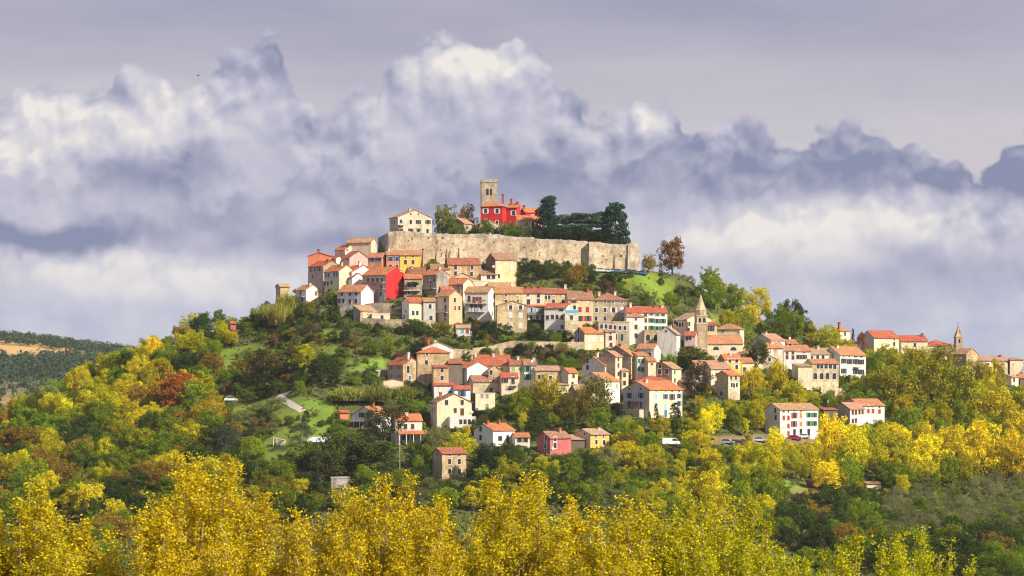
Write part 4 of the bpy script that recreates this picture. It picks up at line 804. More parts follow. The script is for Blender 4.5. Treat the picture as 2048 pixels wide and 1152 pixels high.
# ------------------------------------------------------------------ towers
def build_castle_tower():
    Y = 868.; s = F / Y; x0, x1 = 962, 994; w = (x1 - x0) / s; X = ((x0 + x1) / 2 - 1024) / F * Y; zg = gz1(X, Y)
    root = empty('crenellated_tower', (X, Y, zg), R(4), label='square stone bell tower with swallowtail battlements above the crimson palazzo', cat='tower')
    zf = lambda py: (HY - py) / F * Y - zg; q = w / 2; col = (.50, .43, .33)
    zt = zf(366); MB().box(-q, q, -q, q, 0, zt).build('shaft', 'rubble_stone', root, col)
    MB().box(-q - .18, q + .18, -q - .18, q + .18, zt + .003, zt + .35).build('cornice', 'rubble_stone', root, (.56, .50, .40))
    MB().box(-q - .08, q + .08, -q - .08, q + .08, zf(393), zf(392)).build('string_course', 'rubble_stone', root, (.56, .50, .40))
    mw = w / 6.2; zm = zf(358) - zt - .35
    pr = [(-mw / 2, 0), (mw / 2, 0), (mw / 2, zm), (mw * .12, zm * .62), (-mw * .12, zm * .62), (-mw / 2, zm)]
    m = MB(); m.prism([(x, .2, z) for x, z in pr], [(x, -.2, z) for x, z in pr]); me = m.mesh('merlon', 'rubble_stone')
    for k in range(4):
        t = -q + mw * .55 + (w - mw * 1.1) * k / 3
        for lx, ly, rz in ((t, -q, 0), (t, q, 0), (-q, t, R(90)), (q, t, R(90))):
            if rz and k in (0, 3): continue
            mo('merlon', me, root, col, (lx, ly, zt + .35), rz)
    for k in (-1, 1): 
        wn = mo('belfry_opening', cached('bel_f', lambda: arch_mesh(.95, 2.4, 'paint', -.05, .05, .12)), root, (.5, .44, .36), (k * .65 - .1, -q - .001, zf(385)))
        mo('opening_shade', cached('bel_p', lambda: arch_mesh(.95, 2.4, 'window_glass', -.08, .05)), wn, (1, 1, 1))
        wn = mo('belfry_opening', cached('bel_f', None), root, (.5, .44, .36), (q + .001, k * .65, zf(385)), R(90)); mo('opening_shade', cached('bel_p', None), wn, (1, 1, 1))
build_castle_tower()
def build_spire_tower(name, label, xl, xr, yb, ybel, ydr, ysp, yap, Y, col, n=8):
    s = F / Y; w = (xr - xl) / s * .96; X = ((xl + xr) / 2 - 1024) / F * Y; zg = gz1(X, Y)
    root = empty(name, (X, Y, zg), R(10), label=label, cat='tower'); zf = lambda py: (HY - py) / F * Y - zg; q = w / 2
    MB().box(-q, q, -q, q, min(-3, zf(yb)), zf(ybel)).build('shaft', 'rubble_stone', root, col)
    MB().box(-q - .15, q + .15, -q - .15, q + .15, zf(ybel) + .003, zf(ybel) + .35).build('string_course', 'plaster', root, tuple(v * 1.05 for v in col))
    MB().box(-q + .1, q - .1, -q + .1, q - .1, zf(ybel) + .353, zf(ydr)).build('belfry', 'rubble_stone', root, tuple(v * 1.08 for v in col))
    MB().box(-q - .15, q + .15, -q - .15, q + .15, zf(ydr) + .003, zf(ydr) + .3).build('cornice', 'plaster', root, tuple(v * 1.1 for v in col))
    ring = lambda r, z: [(r * math.cos(2 * math.pi * (k + .5) / n), r * math.sin(2 * math.pi * (k + .5) / n), z) for k in range(n)]
    qq = q * (1.04 if n == 8 else 1.3)
    if ydr - ysp > 3: MB().prism(ring(qq, zf(ydr) + .303), ring(qq, zf(ysp))).build('drum', 'rubble_stone', root, col)
    m = MB(); zs = zf(ysp) + (.003 if ydr - ysp > 3 else .303)
    prof = [(1.08, 0), (.86, .13), (.6, .38), (.33, .66), (.03, 1.)]
    for (r0, t0), (r1, t1) in zip(prof[:-1], prof[1:]): m.prism(ring(qq * r0, zs + (zf(yap) - zs) * t0), ring(qq * r1, zs + (zf(yap) - zs) * t1))
    m.build('spire', 'rubble_stone', root, tuple(v * 1.05 for v in col))
    z = zf(yap); b = MB(); b.box(-.05, .05, -.05, .05, z - .2, z + 1.); b.box(-.3, .3, -.04, .04, z + .55, z + .65); b.build('cross', 'grey_metal', root, (.15, .13, .12))
    h = (zf(ydr) - zf(ybel)) * .62; ww = w * (.26 if n == 8 else .3)
    fm = arch_mesh(ww, h, 'paint', -.04, .05, .12); pm = arch_mesh(ww, h, 'window_glass', -.07, .05)
    for k in ((-1, 1) if n == 8 else (0,)):
        for lx, ly, rz in ((k * w * .2, -q + .1, 0), (q - .1, k * w * .2, R(90)), (-q + .1, k * w * .2, R(-90))):
            wn = mo('belfry_opening', fm, root, (.6, .52, .4), (lx, ly, (zf(ydr) + zf(ybel)) / 2 + .1), rz); mo('opening_shade', pm, wn, (1, 1, 1))
nave = [o for o in HS if 'lunette' in o.label][0]
build_spire_tower('bell_tower', 'stone bell tower with octagonal drum and pointed spire beside the orange church nave', 1390, 1413, 700, 649, 633, 621, 589, nave.Y - 1.0, (.60, .49, .33))
rch = [o for o in HS if 'ridge bell tower' in o.label][0]
build_spire_tower('bell_tower', 'slim stone bell tower with four sided spire on the eastern ridge', 1909, 1924, 720, 690, 675, 674.5, 650, rch.loc[1] + 2, (.52, .42, .28), 4)

# ------------------------------------------------------------------ vegetation prototypes (unit height, unit width)
def unit(n): v = rng.normal(size=(n, 3)); return v / np.linalg.norm(v, axis=1)[:, None]
def quads(c, nrm, size, asp=.7):
    n = len(c); t = np.cross(nrm, unit(n)); t /= np.linalg.norm(t, axis=1)[:, None] + 1e-9; b = np.cross(nrm, t)
    s = size[:, None] * .5
    return np.stack([c - t * s, c - b * s * asp, c + t * s, c + b * s * asp], 1)
def clumps(centres, radii, per, leaf, outw=.8, shell=.55):
    k = len(centres); u = unit(k * per); cc = np.repeat(centres, per, 0); rr = np.repeat(radii, per, 0)
    if rr.ndim == 1: rr = rr[:, None]
    p = cc + u * rr * rng.uniform(shell, 1.08, (k * per, 1))
    nn = u * outw + unit(k * per) * .75 + np.array((0, 0, .25)); nn /= np.linalg.norm(nn, axis=1)[:, None]
    return quads(p, nn, rng.uniform(.7, 1.3, k * per) * leaf)
def tubes(paths, name='trunk'):
    m = MB()
    for p, r0, r1, n in paths:
        for i in range(len(p) - 1):
            a = r0 + (r1 - r0) * i / (len(p) - 1); b = r0 + (r1 - r0) * (i + 1) / (len(p) - 1); m.tube(p[i], p[i + 1], a, b, n)
    return m.mesh(name, 'bark')
def limbs(cs, zt, r, k):
    out_ = [([(0, 0, -.06), (.01, .005, zt * .5), (0, 0, zt), (.01, .01, zt * 1.5)], r, r * .4, 7)]
    for c in cs[rng.choice(len(cs), min(k, len(cs)), replace=False)]:
        z0 = zt * rng.uniform(.7, 1.3); out_.append(([(0, 0, z0), tuple(c * .5 + np.array((0, 0, z0 * .5))), tuple(c)], r * .45, r * .12, 5))
    return tubes(out_)
def broad(z0=.08, rx=.41, nc=84, per=60, leaf=.040, cr=(.075, .14), k=9, flat=.0, sparse=0.):
    zc = (z0 + 1) / 2; rz = (1 - z0) / 2
    d = unit(nc * 3); d = d[d[:, 2] > -.75][:nc]; f = rng.uniform(.35, 1, (len(d), 1)) ** .45
    lob = 1 + .30 * np.sin(int(rng.integers(2, 5)) * np.arctan2(d[:, 1], d[:, 0]) + rng.uniform(0, 6)) [:, None] * np.array((1, 1, .3)) + rng.normal(0, .13, (len(d), 1))
    r = rng.uniform(*cr, len(d)); c = d * f * lob * np.array((rx, rx, rz - .03)) + np.array((0, 0, zc))
    c[:, 2] = np.clip(c[:, 2], z0, .93)
    rr = np.stack([r, r, r * (.8 - flat)], 1)
    q = clumps(c, rr, per, leaf)
    return quad_mesh('crown', q, 'leaf'), limbs(c, max(z0, .12) * 1.1, .03, k)
def oval(): return broad(.03, .36, 90, 56, .038, (.06, .12), 10)
def bush(): return broad(-.12, .42, 52, 60, .058, (.1, .18), 4)
def oliv(): return broad(.06, .41, 62, 74, .030, (.08, .14), 8)
def thin(): return broad(.22, .42, 44, 40, .034, (.06, .11), 22)
def cypress():
    n = 90; z = rng.uniform(.04, .97, n); r = .42 * np.sin(np.pi * np.clip(z * .86 + .12, 0, 1)) ** .8; a = rng.uniform(0, 6.3, n)
    c = np.stack([r * .75 * np.cos(a), r * .75 * np.sin(a), z], 1); rr = np.stack([np.full(n, .16), np.full(n, .16), np.full(n, .05)], 1)
    return quad_mesh('crown', clumps(c, rr, 36, .05), 'needle'), tubes([([(0, 0, -.05), (0, 0, .5), (0, 0, .9)], .06, .02, 6)])
def conifer():   # dense rounded dark conifer
    n = 120; z = rng.uniform(.04, .97, n); r = .47 * np.clip(1.08 - z, 0, 1) ** .42 * np.clip(z * 4 + .55, 0, 1); a = rng.uniform(0, 6.3, n)
    c = np.stack([r * .8 * np.cos(a), r * .8 * np.sin(a), z], 1); rr = np.stack([np.full(n, .13), np.full(n, .13), np.full(n, .06)], 1)
    return quad_mesh('crown', clumps(c, rr, 70, .050), 'needle'), tubes([([(0, 0, -.05), (0, 0, .5), (0, 0, .95)], .035, .01, 6)])
def cedar():     # flat spreading tiers
    c = []; br = []
    for k in range(8):
        z = .16 + .76 * k / 7 + rng.uniform(-.03, .03); n = 9; L = .46 * (1.05 - .3 * (k / 7)) * rng.uniform(.7, 1)
        for j in range(n):
            a = rng.uniform(0, 6.3); l = L * rng.uniform(.35, 1); c.append((l * math.cos(a), l * math.sin(a), z - .06 * l + rng.uniform(-.02, .02)))
            if j < 3: br.append(([(0, 0, z - .05), c[-1]], .014, .004, 4))
    c = np.array(c); n = len(c); rr = np.stack([np.full(n, .14), np.full(n, .14), np.full(n, .046)], 1)
    return quad_mesh('crown', clumps(c, rr, 76, .044), 'needle'), tubes([([(0, 0, -.08), (.01, 0, .4), (0, 0, .95)], .04, .012, 7)] + br)
def pine_tall():  # open dark cedar with irregular outline
    c = []; br = []
    for k in range(14):
        z = .1 + .86 * k / 13; L = .44 * (1 - z) ** .55 * rng.uniform(.65, 1.1) + .05
        for j in range(7):
            a = rng.uniform(0, 6.3); l = L * rng.uniform(.3, 1); c.append((l * math.cos(a), l * math.sin(a), z + rng.uniform(-.02, .02)))
            if j < 2: br.append(([(0, 0, z - .02), c[-1]], .012, .004, 4))
    c = np.array(c); n = len(c); rr = np.stack([np.full(n, .14), np.full(n, .14), np.full(n, .05)], 1)
    return quad_mesh('crown', clumps(c, rr, 66, .048), 'needle'), tubes([([(0, 0, -.08), (0, 0, .5), (0, 0, .97)], .03, .008, 7)] + br)
def palm():
    q = []; 
    for k in range(34):
        a = rng.uniform(0, 6.3); up = rng.uniform(-.1, .9); L = rng.uniform(.38, .5); prev = np.array((0, 0, .72))
        for j in range(9):
            t = (j + 1) / 9; p = np.array((math.cos(a) * L * t, math.sin(a) * L * t, .72 + .28 * up * t - .34 * t * t)); tw = np.array((-math.sin(a), math.cos(a), 0)) * .05 * (1.1 - t)
            q.append([prev - tw, prev + tw, p + tw * .8 - (0, 0, .02), p - tw * .8 - (0, 0, .02)]); prev = p
    return quad_mesh('crown', np.array(q), 'needle'), tubes([([(0, 0, -.06), (.02, 0, .35), (0, 0, .74)], .06, .045, 8)])
def reeds():
    n = 900; ra = .5 * rng.uniform(0, 1, n) ** .6; an = rng.uniform(0, 6.3, n); b = np.stack([ra * np.cos(an), ra * np.sin(an), np.zeros(n)], 1); h = rng.uniform(.55, 1, n) * (1 - .9 * np.hypot(b[:, 0], b[:, 1]) ** 1.5); ln = rng.normal(0, .1, (n, 2)); a = rng.uniform(0, 3.14, n); w = .014
    t = np.stack([np.cos(a), np.sin(a), np.zeros(n)], 1) * w; m = b + np.stack([ln[:, 0] * .35, ln[:, 1] * .35, h * .6], 1); e = b + np.stack([ln[:, 0] * 1.3, ln[:, 1] * 1.3, h], 1)
    q = [np.stack([b - t, b + t, m + t, m - t], 1), np.stack([m - t, m + t, e + t * .2, e - t * .2], 1)]
    lb = m + rng.normal(0, .02, (n, 3)); le = lb + rng.normal(0, .09, (n, 3)) + np.array((0, 0, .02)); q.append(np.stack([lb - t, lb + t, le + t, le - t], 1))
    return quad_mesh('blades', np.concatenate(q), 'leaf'), None
PROTO = {}
for nm, fn, k in (('broad', broad, 8), ('oval', oval, 5), ('bush', bush, 4), ('olive', oliv, 3), ('thin', thin, 3), ('cypress', cypress, 1), ('conifer', conifer, 1), ('cedar', cedar, 2), ('pine', pine_tall, 1), ('palm', palm, 1), ('reeds', reeds, 2)):
    PROTO[nm] = [fn() for _ in range(k)]
KIND = dict(green=(('broad', 'oval'), (.185, .27, .014), 'tree'), dark=(('broad',), (.055, .095, .018), 'tree'), ygreen=(('broad', 'oval'), (.47, .46, .012), 'tree'), yellow=(('oval',), (.74, .68, .010), 'tree'),
            brown=(('broad',), (.27, .20, .030), 'tree'), rust=(('oval',), (.38, .15, .030), 'tree'), olive=(('olive',), (.20, .235, .105), 'olive tree'), bush=(('bush',), (.11, .17, .028), 'shrub'),
            dbush=(('bush',), (.030, .055, .020), 'shrub'), ybush=(('bush',), (.26, .22, .025), 'shrub'), bbush=(('bush',), (.19, .12, .055), 'shrub'), cypress=(('cypress',), (.022, .045, .016), 'cypress'), conifer=(('conifer',), (.025, .07, .03), 'conifer'),
            cedar=(('cedar',), (.022, .050, .034), 'cedar'), pine=(('pine',), (.022, .06, .04), 'cedar'), palm=(('palm',), (.06, .09, .03), 'palm'), reeds=(('reeds',), (.27, .30, .07), 'reeds'), dreeds=(('reeds',), (.14, .20, .06), 'reeds'))
NAMES = dict(green='broadleaf_tree', dark='evergreen_tree', ygreen='yellowing_tree', yellow='yellow_tree', brown='autumn_tree', rust='rusty_tree', olive='olive_tree', bush='green_shrub', dbush='dark_shrub', ybush='yellow_shrub', bbush='brown_shrub',
             cypress='cypress_tree', conifer='conifer_tree', cedar='cedar_tree', pine='dark_cedar_tree', palm='palm_tree', reeds='reed_bed', dreeds='reed_bed')
BARK = (.16, .12, .085)
TREES = []
def plant(kind, x, y, z, w, h, label, group=None, col=None):
    protos, c, cat = KIND[kind]; form = random.choice(protos); cr, tr = random.choice(PROTO[form])
    j = random.uniform(.74, 1.28); g = random.uniform(.9, 1.12); c = col or c; c = (c[0] * j * g, c[1] * j, c[2] * j)
    o = bpy.data.objects.new(('upright_' if form == 'oval' else '') + NAMES[kind], None); o.empty_display_size = .3; o.location = (x, y, z); o.rotation_euler = (0, 0, random.uniform(0, 6.28)); o.scale = (w, w * random.uniform(.88, 1.1), h)
    link(o, label=label, cat=cat, group=group)
    link(bpy.data.objects.new('crown' if 'reeds' not in kind else 'blades', cr), o, c)
    if tr is not None: link(bpy.data.objects.new('trunk', tr), o, tuple(v * random.uniform(.7, 1.3) for v in BARK))
    TREES.append((x, y, w)); return o
def T(kind, cx, base, wpx, hpx, label, group=None, Y=None, col=None):
    if Y: x, y = (cx - 1024) / F * Y, Y; z = gz1(x, y)
    else: x, y, z = ray(cx, base, gz)
    s = F / y; h = (HY - (base - hpx)) / F * y - z if Y else hpx / s
    plant(kind, x, y, z - .15, wpx / s, max(h, 1.), label, group, col)

# things the trees must not hide: (x0, x1, y0, y1, depth)
GUARD = [(o.px[0], o.px[2], o.py[2], o.py[0], o.loc[1]) for o in HS]
GUARD += [(1386, 1414, 585, 690, nave.Y), (777, 1280, 468, 520, 835), (447, 480, 790, 806, 2000), (552, 600, 788, 822, 2000), (1195, 1300, 530, 543, 834), (1425, 1480, 876, 892, 2000), (1505, 1532, 868, 886, 2000), (1575, 1616, 866, 882, 2000), (1330, 1354, 878, 892, 2000),
          (608, 760, 775, 812, 2000), (545, 572, 870, 892, 2000), (615, 660, 870, 886, 2000), (796, 804, 878, 940, 2000)]

# ---- the named trees
T('pine', 1097, 476, 66, 84, 'tall dark cedar beside the cream annex on the rampart', Y=846)
for cx, w, h in ((1128, 70, 54), (1152, 84, 58), (1180, 80, 56), (1204, 66, 60)): T('cedar', cx, 480, w, h, 'spreading blue green cedar in the rampart garden', 'rampart garden cedars', Y=846, col=(.055, .105, .068))
T('conifer', 1231, 492, 64, 88, 'broad dense dark conifer at the rampart end', Y=844)
T('thin', 0, 0, 1, 1, '') if False else None
T('bush', 905, 470, 60, 34, 'dark green bush below the banner house', Y=844)
T('green', 888, 470, 60, 64, 'olive green broadleaf tree beside the pale grey palazzo', Y=846, col=(.17, .19, .03))
T('rust', 932, 470, 48, 64, 'orange brown tree behind the banner house', Y=870, col=(.42, .23, .04))
for cx, w, h in ((972, 52, 36), (1018, 50, 36), (1045, 42, 28), (948, 32, 24), (998, 36, 22), (915, 40, 24), (890, 34, 20)): T('bush' if w > 36 else 'dbush', cx, 474, w, h, 'dark green shrub growing along the top of the rampart', 'rampart shrubs', Y=841)
for cx, w, h in ((1075, 44, 28), (1100, 50, 30), (1130, 50, 30), (1160, 46, 28), (1190, 46, 26), (1215, 40, 22)): T('dbush', cx, 482, w, h, 'clipped shrub under the cedars on the rampart', 'cedar garden shrubs', Y=841)
T('rust', 1345, 548, 70, 78, 'tall rusty brown tree on the meadow crest past the bastion', col=(.30, .155, .035))
T('rust', 1297, 546, 38, 40, 'small olive brown tree beside the bastion', col=(.26, .21, .05))
T('rust', 352, 830, 118, 92, 'large rusty orange tree in the western wood')
T('ygreen', 418, 862, 72, 66, 'bright yellow green tree below the rusty one', col=(.34, .30, .02))
T('olive', 458, 918, 72, 70, 'big silvery dark olive tree beside the mown meadow', col=(.075, .10, .075))
T('olive', 601, 895, 52, 52, 'silvery olive tree with a pale trunk on the meadow', col=(.12, .15, .09))
T('dark', 646, 768, 62, 66, 'dense dark round tree in the garden slope')
T('ygreen', 612, 742, 60, 56, 'fresh yellow green tree beside the dark round tree')
T('green', 534, 766, 80, 70, 'grey brown broadleaf tree behind the gravel track', col=(.10, .095, .035))
T('cypress', 612, 860, 22, 40, 'small pointed conifer by the bend of the track')
T('green', 600, 790, 30, 30, 'little round tree at the garden edge')
T('green', 770, 882, 76, 72, 'slender open tree before the white farmhouse', col=(.075, .085, .025))
for cx, by, w, h in ((680, 958, 130, 92), (735, 950, 120, 80), (640, 970, 90, 80)): T('dark', cx, by, w, h, 'dark holm oak in the thicket below the white farmhouse', 'dark holm oaks', col=(.070, .095, .022))
T('dark', 975, 965, 70, 80, 'dark evergreen right of the lone stone house', col=(.03, .06, .018)); T('dark', 820, 860, 60, 40, 'dark tree beside the broad gabled cream house') if False else None
T('palm', 872, 852, 18, 46, 'small palm before the broad gabled cream house')
T('cypress', 1312, 850, 12, 44, 'slim cypress before the big stone house', 'cypresses'); T('cypress', 1299, 850, 8, 28, 'slim cypress before the big stone house', 'cypresses')
T('cypress', 1350, 846, 28, 42, 'wide layered fir before the big stone house'); T('cypress', 945, 690, 12, 44, 'slim cypress beside the mural garden room')
T('dark', 1004, 680, 44, 36, 'glossy dark green round tree below the golden stone house', col=(.03, .09, .018))
T('dark', 822, 672, 46, 36, 'dark round tree under the garden wall of the balcony house')
T('ybush', 880, 676, 44, 36, 'yellow leafed tree under the beige balcony house', col=(.26, .24, .03))
T('green', 1392, 800, 66, 80, 'open grey brown tree between the big stone house and the tower house', col=(.10, .085, .05))
T('green', 1512, 742, 60, 66, 'round green tree at the head of the eastern row', col=(.12, .125, .03))
T('green', 1384, 738, 110, 48, 'low spreading green tree below the spired church', col=(.12, .14, .02))
T('dark', 1070, 690, 40, 36, 'dark garden tree below the modern white house'); T('dark', 1132, 692, 36, 34, 'dark bush tree by the terrace wall')
T('ygreen', 1090, 838, 84, 92, 'tall yellow green tree below the square stone house', col=(.34, .34, .015)); T('green', 1040, 846, 70, 66, 'green tree below the small balcony house'); T('green', 1190, 838, 86, 88, 'grey green tree below the white bluish gable', col=(.17, .16, .035)); T('green', 1150, 856, 70, 80, 'olive brown tree beside the rusty post', col=(.19, .17, .03))
T('yellow', 1047, 862, 26, 40, 'golden shrub tree above the two chimney house')
for cx, by, w, h in ((1555, 800, 70, 84), (1505, 802, 66, 70), (1590, 806, 50, 50), (1515, 845, 50, 60)): T('ygreen', cx, by, w, h, 'lush yellow green tree between the eastern row and the long white row', 'trees below the eastern row', col=(.45, .43, .014))
for cx, by, w, h in ((1800, 838, 100, 110), (1865, 842, 110, 130), (1925, 838, 90, 120), (1760, 812, 80, 90), (1835, 770, 90, 80), (1770, 752, 66, 66), (1880, 765, 80, 80)): T('green', cx, by, w, h, 'tall leafy tree in the grove under the eastern ridge', 'ridge grove', col=(.27, .29, .012))
T('green', 1962, 785, 40, 66, 'green plane tree before the ridge church', col=(.32, .32, .015)); T('yellow', 1978, 783, 30, 56, 'yellow plane tree between two green ones'); T('green', 1995, 782, 44, 68, 'green plane tree with dark trunk near the small cream house', col=(.33, .33, .015))
T('ygreen', 1652, 708, 76, 62, 'yellow green tree before the hilltop house'); T('ygreen', 1690, 712, 56, 36, 'low yellowing tree under the hilltop house')
T('rust', 1722, 700, 28, 44, 'reddish tree between the hilltop house and the ridge house', col=(.24, .10, .06)); T('cypress', 1706, 695, 8, 46, 'thin dark fir beside the hilltop house')
for cx, by, w, h, k in ((1612, 945, 70, 64, 0), (1664, 938, 84, 116, 0), (1705, 955, 90, 110, 0), (1550, 912, 46, 62, 0), (1740, 930, 80, 80, 1), (1790, 945, 90, 84, 1), (1850, 960, 90, 96, 0), (1905, 965, 90, 120, 1), (1960, 965, 110, 130, 0), (2030, 968, 100, 110, 0), (1655, 985, 90, 70, 0), (1990, 870, 130, 100, 1), (2050, 850, 100, 80, 1)):
    T(('yellow', 'ygreen')[k], cx, by, w, h, ('big brilliant yellow tree standing out on the lower eastern slope', 'big yellow green tree standing out on the lower eastern slope')[k], ('yellow trees of the lower slope', 'yellow green trees of the lower slope')[k])
for cx, by, w, h in ((560, 650, 50, 50), (575, 625, 40, 45), (700, 800, 80, 30), (760, 802, 90, 36), (810, 800, 60, 34), (540, 640, 60, 36), (880, 888, 60, 34)): T('reeds', cx, by, w, h, 'tall pale green reeds standing in the gardens', 'reed beds')
for cx, by in ((480, 845), (500, 838), (520, 830), (540, 824), (560, 818), (470, 852)): T('olive', cx, by, 34, 26, 'silvery shrub in the row beside the parked white car', 'silvery shrub row')

# ---- random fill by stretch of hillside
PLAN = []
def zone(px, py, back):
    """-> list of (kind, weight), density, (min, max) crown width in metres, height/width, key"""
    for p in MEADOW:
        if inpoly([px], [py], p)[0]: return [('bush', .5), ('olive', .5)], .10, (1.6, 3.2), .9, 'the mown meadows'
    if px < 430 or (px < 560 and py > 940) or (px < 470 and py < 700):
        if py < 900 - px * .25: return [('ygreen', .50), ('green', .30), ('yellow', .05), ('brown', .08), ('dark', .07)], 1, (7, 11), .95, 'the western wood'
        return [('dark', .20), ('brown', .12), ('green', .44), ('ygreen', .24)], 1, (7, 11), .95, 'the shady lower wood'  # darker kinds than higher up; the slope's shade put into foliage colour
    if px < 800 and py < 930:
        return [('olive', .15), ('bush', .34), ('dark', .14), ('green', .22), ('ybush', .08), ('bbush', .07)], .72, (2.8, 5.8), .85, 'the western gardens'
    if 1030 < px < 1240 and py < 585: return [('dark', .4), ('green', .35), ('brown', .25)], 1, (6, 9.5), 1., 'the bank below the rampart'
    if 1230 < px < 1400 and py < 680: return [('olive', .45), ('green', .25), ('bush', .3)], .95, (3.5, 6.5), .85, 'the olive terraces'
    if px > 1240 and py < 705 and px < 1730: return [('green', .42), ('ygreen', .36), ('dark', .08), ('brown', .14)], 1, (8.5, 12.5), 1.08, 'the wood on the eastern shoulder'
    if px > 1700 and py < 860: return [('green', .45), ('ygreen', .45), ('olive', .1)], .9, (5, 9), 1.05, 'the grove of the ridge'
    if px > 1540 and py > 1000 - max(0, (px - 1780)) * .12:
        if px > 1770 and py < 1085: return [('olive', .88), ('green', .12)], .85, (4.6, 6.4), .9, 'the olive orchard'
        return [('dark', .48), ('brown', .08), ('green', .44)], 1, (6, 10), .9, 'the lower thicket with cloud shade in its colours'  # dark trees, their share raised to put a cloud shadow into foliage colour
    if px > 1400 and py > 855: return [('yellow', .18), ('ygreen', .46), ('green', .36)], .95, (5, 9), 1.2, 'the lower eastern slope'
    if px > 1240 and py > 790: return [('green', .42), ('ygreen', .40), ('dark', .14), ('brown', .04)], .95, (4, 8), 1., 'the slope below the eastern houses'
    if py > 850: return [('dark', .38), ('green', .42), ('olive', .1), ('ygreen', .10)], .95, (5, 8.5), .95, 'the thicket below the town'
    return [('bush', .4), ('dbush', .25), ('green', .2), ('bbush', .15)], .9, (2.2, 5.5), .9, 'the gardens between the houses'
LOOK = dict(green='green broadleaf tree', dark='dark evergreen tree', ygreen='yellow green tree', yellow='golden yellow tree', brown='brownish autumn tree', olive='silvery olive tree', bush='green shrub', dbush='dark green shrub', ybush='yellowing shrub', bbush='brown twiggy shrub')
man = np.array([(x, y, w) for x, y, w in TREES])
cnt = 0; xs = np.arange(-260, 260, 3.1); acc = [tuple(v) for v in man]
cands = [(x + rng.uniform(-1.4, 1.4), y + rng.uniform(-1.6, 1.6)) for y in np.arange(548, 925, 3.6) for x in xs]
rng.shuffle(cands)
HC = np.array([(o.loc[0], o.loc[1]) for o in HS])
for x, y in cands:
    yr = float(np.interp(x, RX, RY))
    if y > yr + 16: continue
    z = gz1(x, y); px = 1024 + x / y * F; py = HY - z / y * F
    if px < -120 or px > 2170 or py > 1215: continue
    if py - 70 > np.interp(px, [0, 190, 205, 225, 300, 620, 700, 1500, 1620, 1680, 1960, 2000], [985, 1000, 1300, 1040, 985, 985, 965, 995, 1090, 1085, 1110, 1300]): continue
    if y > yr - 1.5 and 735 < px < 1290: continue
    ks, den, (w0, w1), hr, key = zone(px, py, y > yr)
    if rng.uniform() > den: continue
    kind = rng.choice([k for k, _ in ks], p=np.array([q for _, q in ks]) / sum(q for _, q in ks)); w = rng.uniform(w0, w1)
    if any((x - a) ** 2 + ((y - b) * .8) ** 2 < ((w + c) * .29) ** 2 for a, b, c in acc if abs(x - a) < 12 and abs(y - b) < 14): continue
    s = F / y; ok = False
    for sc in (1, .6, .38):
        ww = w * sc; h = ww * hr * rng.uniform(.85, 1.2)
        if ww < 1.3: break
        near = [o for o in HS if abs(o.loc[0] - x) < 22 and abs(o.loc[1] - y) < 22]
        if any(hrect(o, np.array([x]), np.array([y]), 0)[0] < ww * .36 for o in near): continue
        bx0, bx1, by0 = px - ww * .42 * s, px + ww * .42 * s, py - h * s * .95; bad = False
        for gx0, gx1, gy0, gy1, gY in GUARD:
            if gY > y - 1 and bx0 < gx1 and bx1 > gx0 and by0 < gy1 - 5 and py > gy0: bad = True; break
        if not bad: ok = True; break
    if not ok: continue
    PLAN.append((y, px, py, kind, x, z - .15, ww, h, key)); acc.append((x, y, ww))
# leave out the trees the photograph could show nothing of: coarse cover map filled from the front
COVER = np.zeros((300, 560), bool); gxx = np.arange(560) * 4. - 100; gyy = np.arange(300) * 4.
popl = np.interp(gxx, [-100, 190, 200, 225, 300, 620, 700, 1500, 1620, 1680, 1960, 1990], [1000, 1010, 1300, 1060, 1000, 1010, 985, 1010, 1110, 1105, 1120, 1300])
COVER |= gyy[:, None] > popl[None, :]
blocks = [(o.loc[1] - o.d / 2, 'h', o) for o in HS] + [(p[0], 't', p) for p in PLAN]; blocks.sort(key=lambda q: q[0])
for yy, ty, q in blocks:
    if ty == 'h':
        m = (gxx[None, :] > q.px[0]) & (gxx[None, :] < q.px[2]) & (gyy[:, None] > q.py[2]) & (gyy[:, None] < q.py[0] + 10); COVER |= m; continue
    y, px, py, kind, x, z, ww, h, key = q; s = F / y; rx, ry = ww * .42 * s, h * .48 * s
    e = ((gxx[None, :] - px) / rx) ** 2 + ((gyy[:, None] - (py - h * s * .52)) / ry) ** 2
    m = e < 1
    if not m.any() or (m & ~COVER).sum() < max(3, .17 * m.sum()): continue
    COVER |= e < .72
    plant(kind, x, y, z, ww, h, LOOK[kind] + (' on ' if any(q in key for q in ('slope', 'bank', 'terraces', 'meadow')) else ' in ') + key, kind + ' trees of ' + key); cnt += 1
print('random trees', cnt, 'all', len(TREES))

# ---- undergrowth: low scrub over the slope, too many sprigs to count
def undergrowth():
    n = 110000; x = rng.uniform(-235, 235, n); y = rng.uniform(545, 905, n); z = gz(x, y); px = 1024 + x / y * F; py = HY - z / y * F
    yr = np.interp(x, RX, RY); ok = (y < yr + 12) & (py < 1180) & (px > -60) & (px < 2110) & ~((y > yr - 2) & (px > 735) & (px < 1290))
    for p in MEADOW + SOIL: ok &= ~(inpoly(px, py, p) & (rng.uniform(size=n) > .12))
    for o in HS: ok &= ~((np.abs(x - o.loc[0]) < 15) & (np.abs(y - o.loc[1]) < 15) & (hrect(o, x, y, 0) < .7))
    ok &= ~((px > 545) & (px < 606) & (py > 785) & (py < 826))
    x, y, z = x[ok], y[ok], z[ok]; c = np.stack([x, y, z + rng.uniform(0, .5, len(x))], 1); nn = unit(len(x)) + np.array((0, 0, .5)); nn /= np.linalg.norm(nn, axis=1)[:, None]
    me = quad_mesh('undergrowth', quads(c, nn, rng.uniform(.6, 1.5, len(x)), .8), 'leaf')
    link(bpy.data.objects.new('undergrowth', me), None, (.13, .15, .03), label='low green scrub covering the open slope', cat='undergrowth', kind='stuff')
undergrowth()
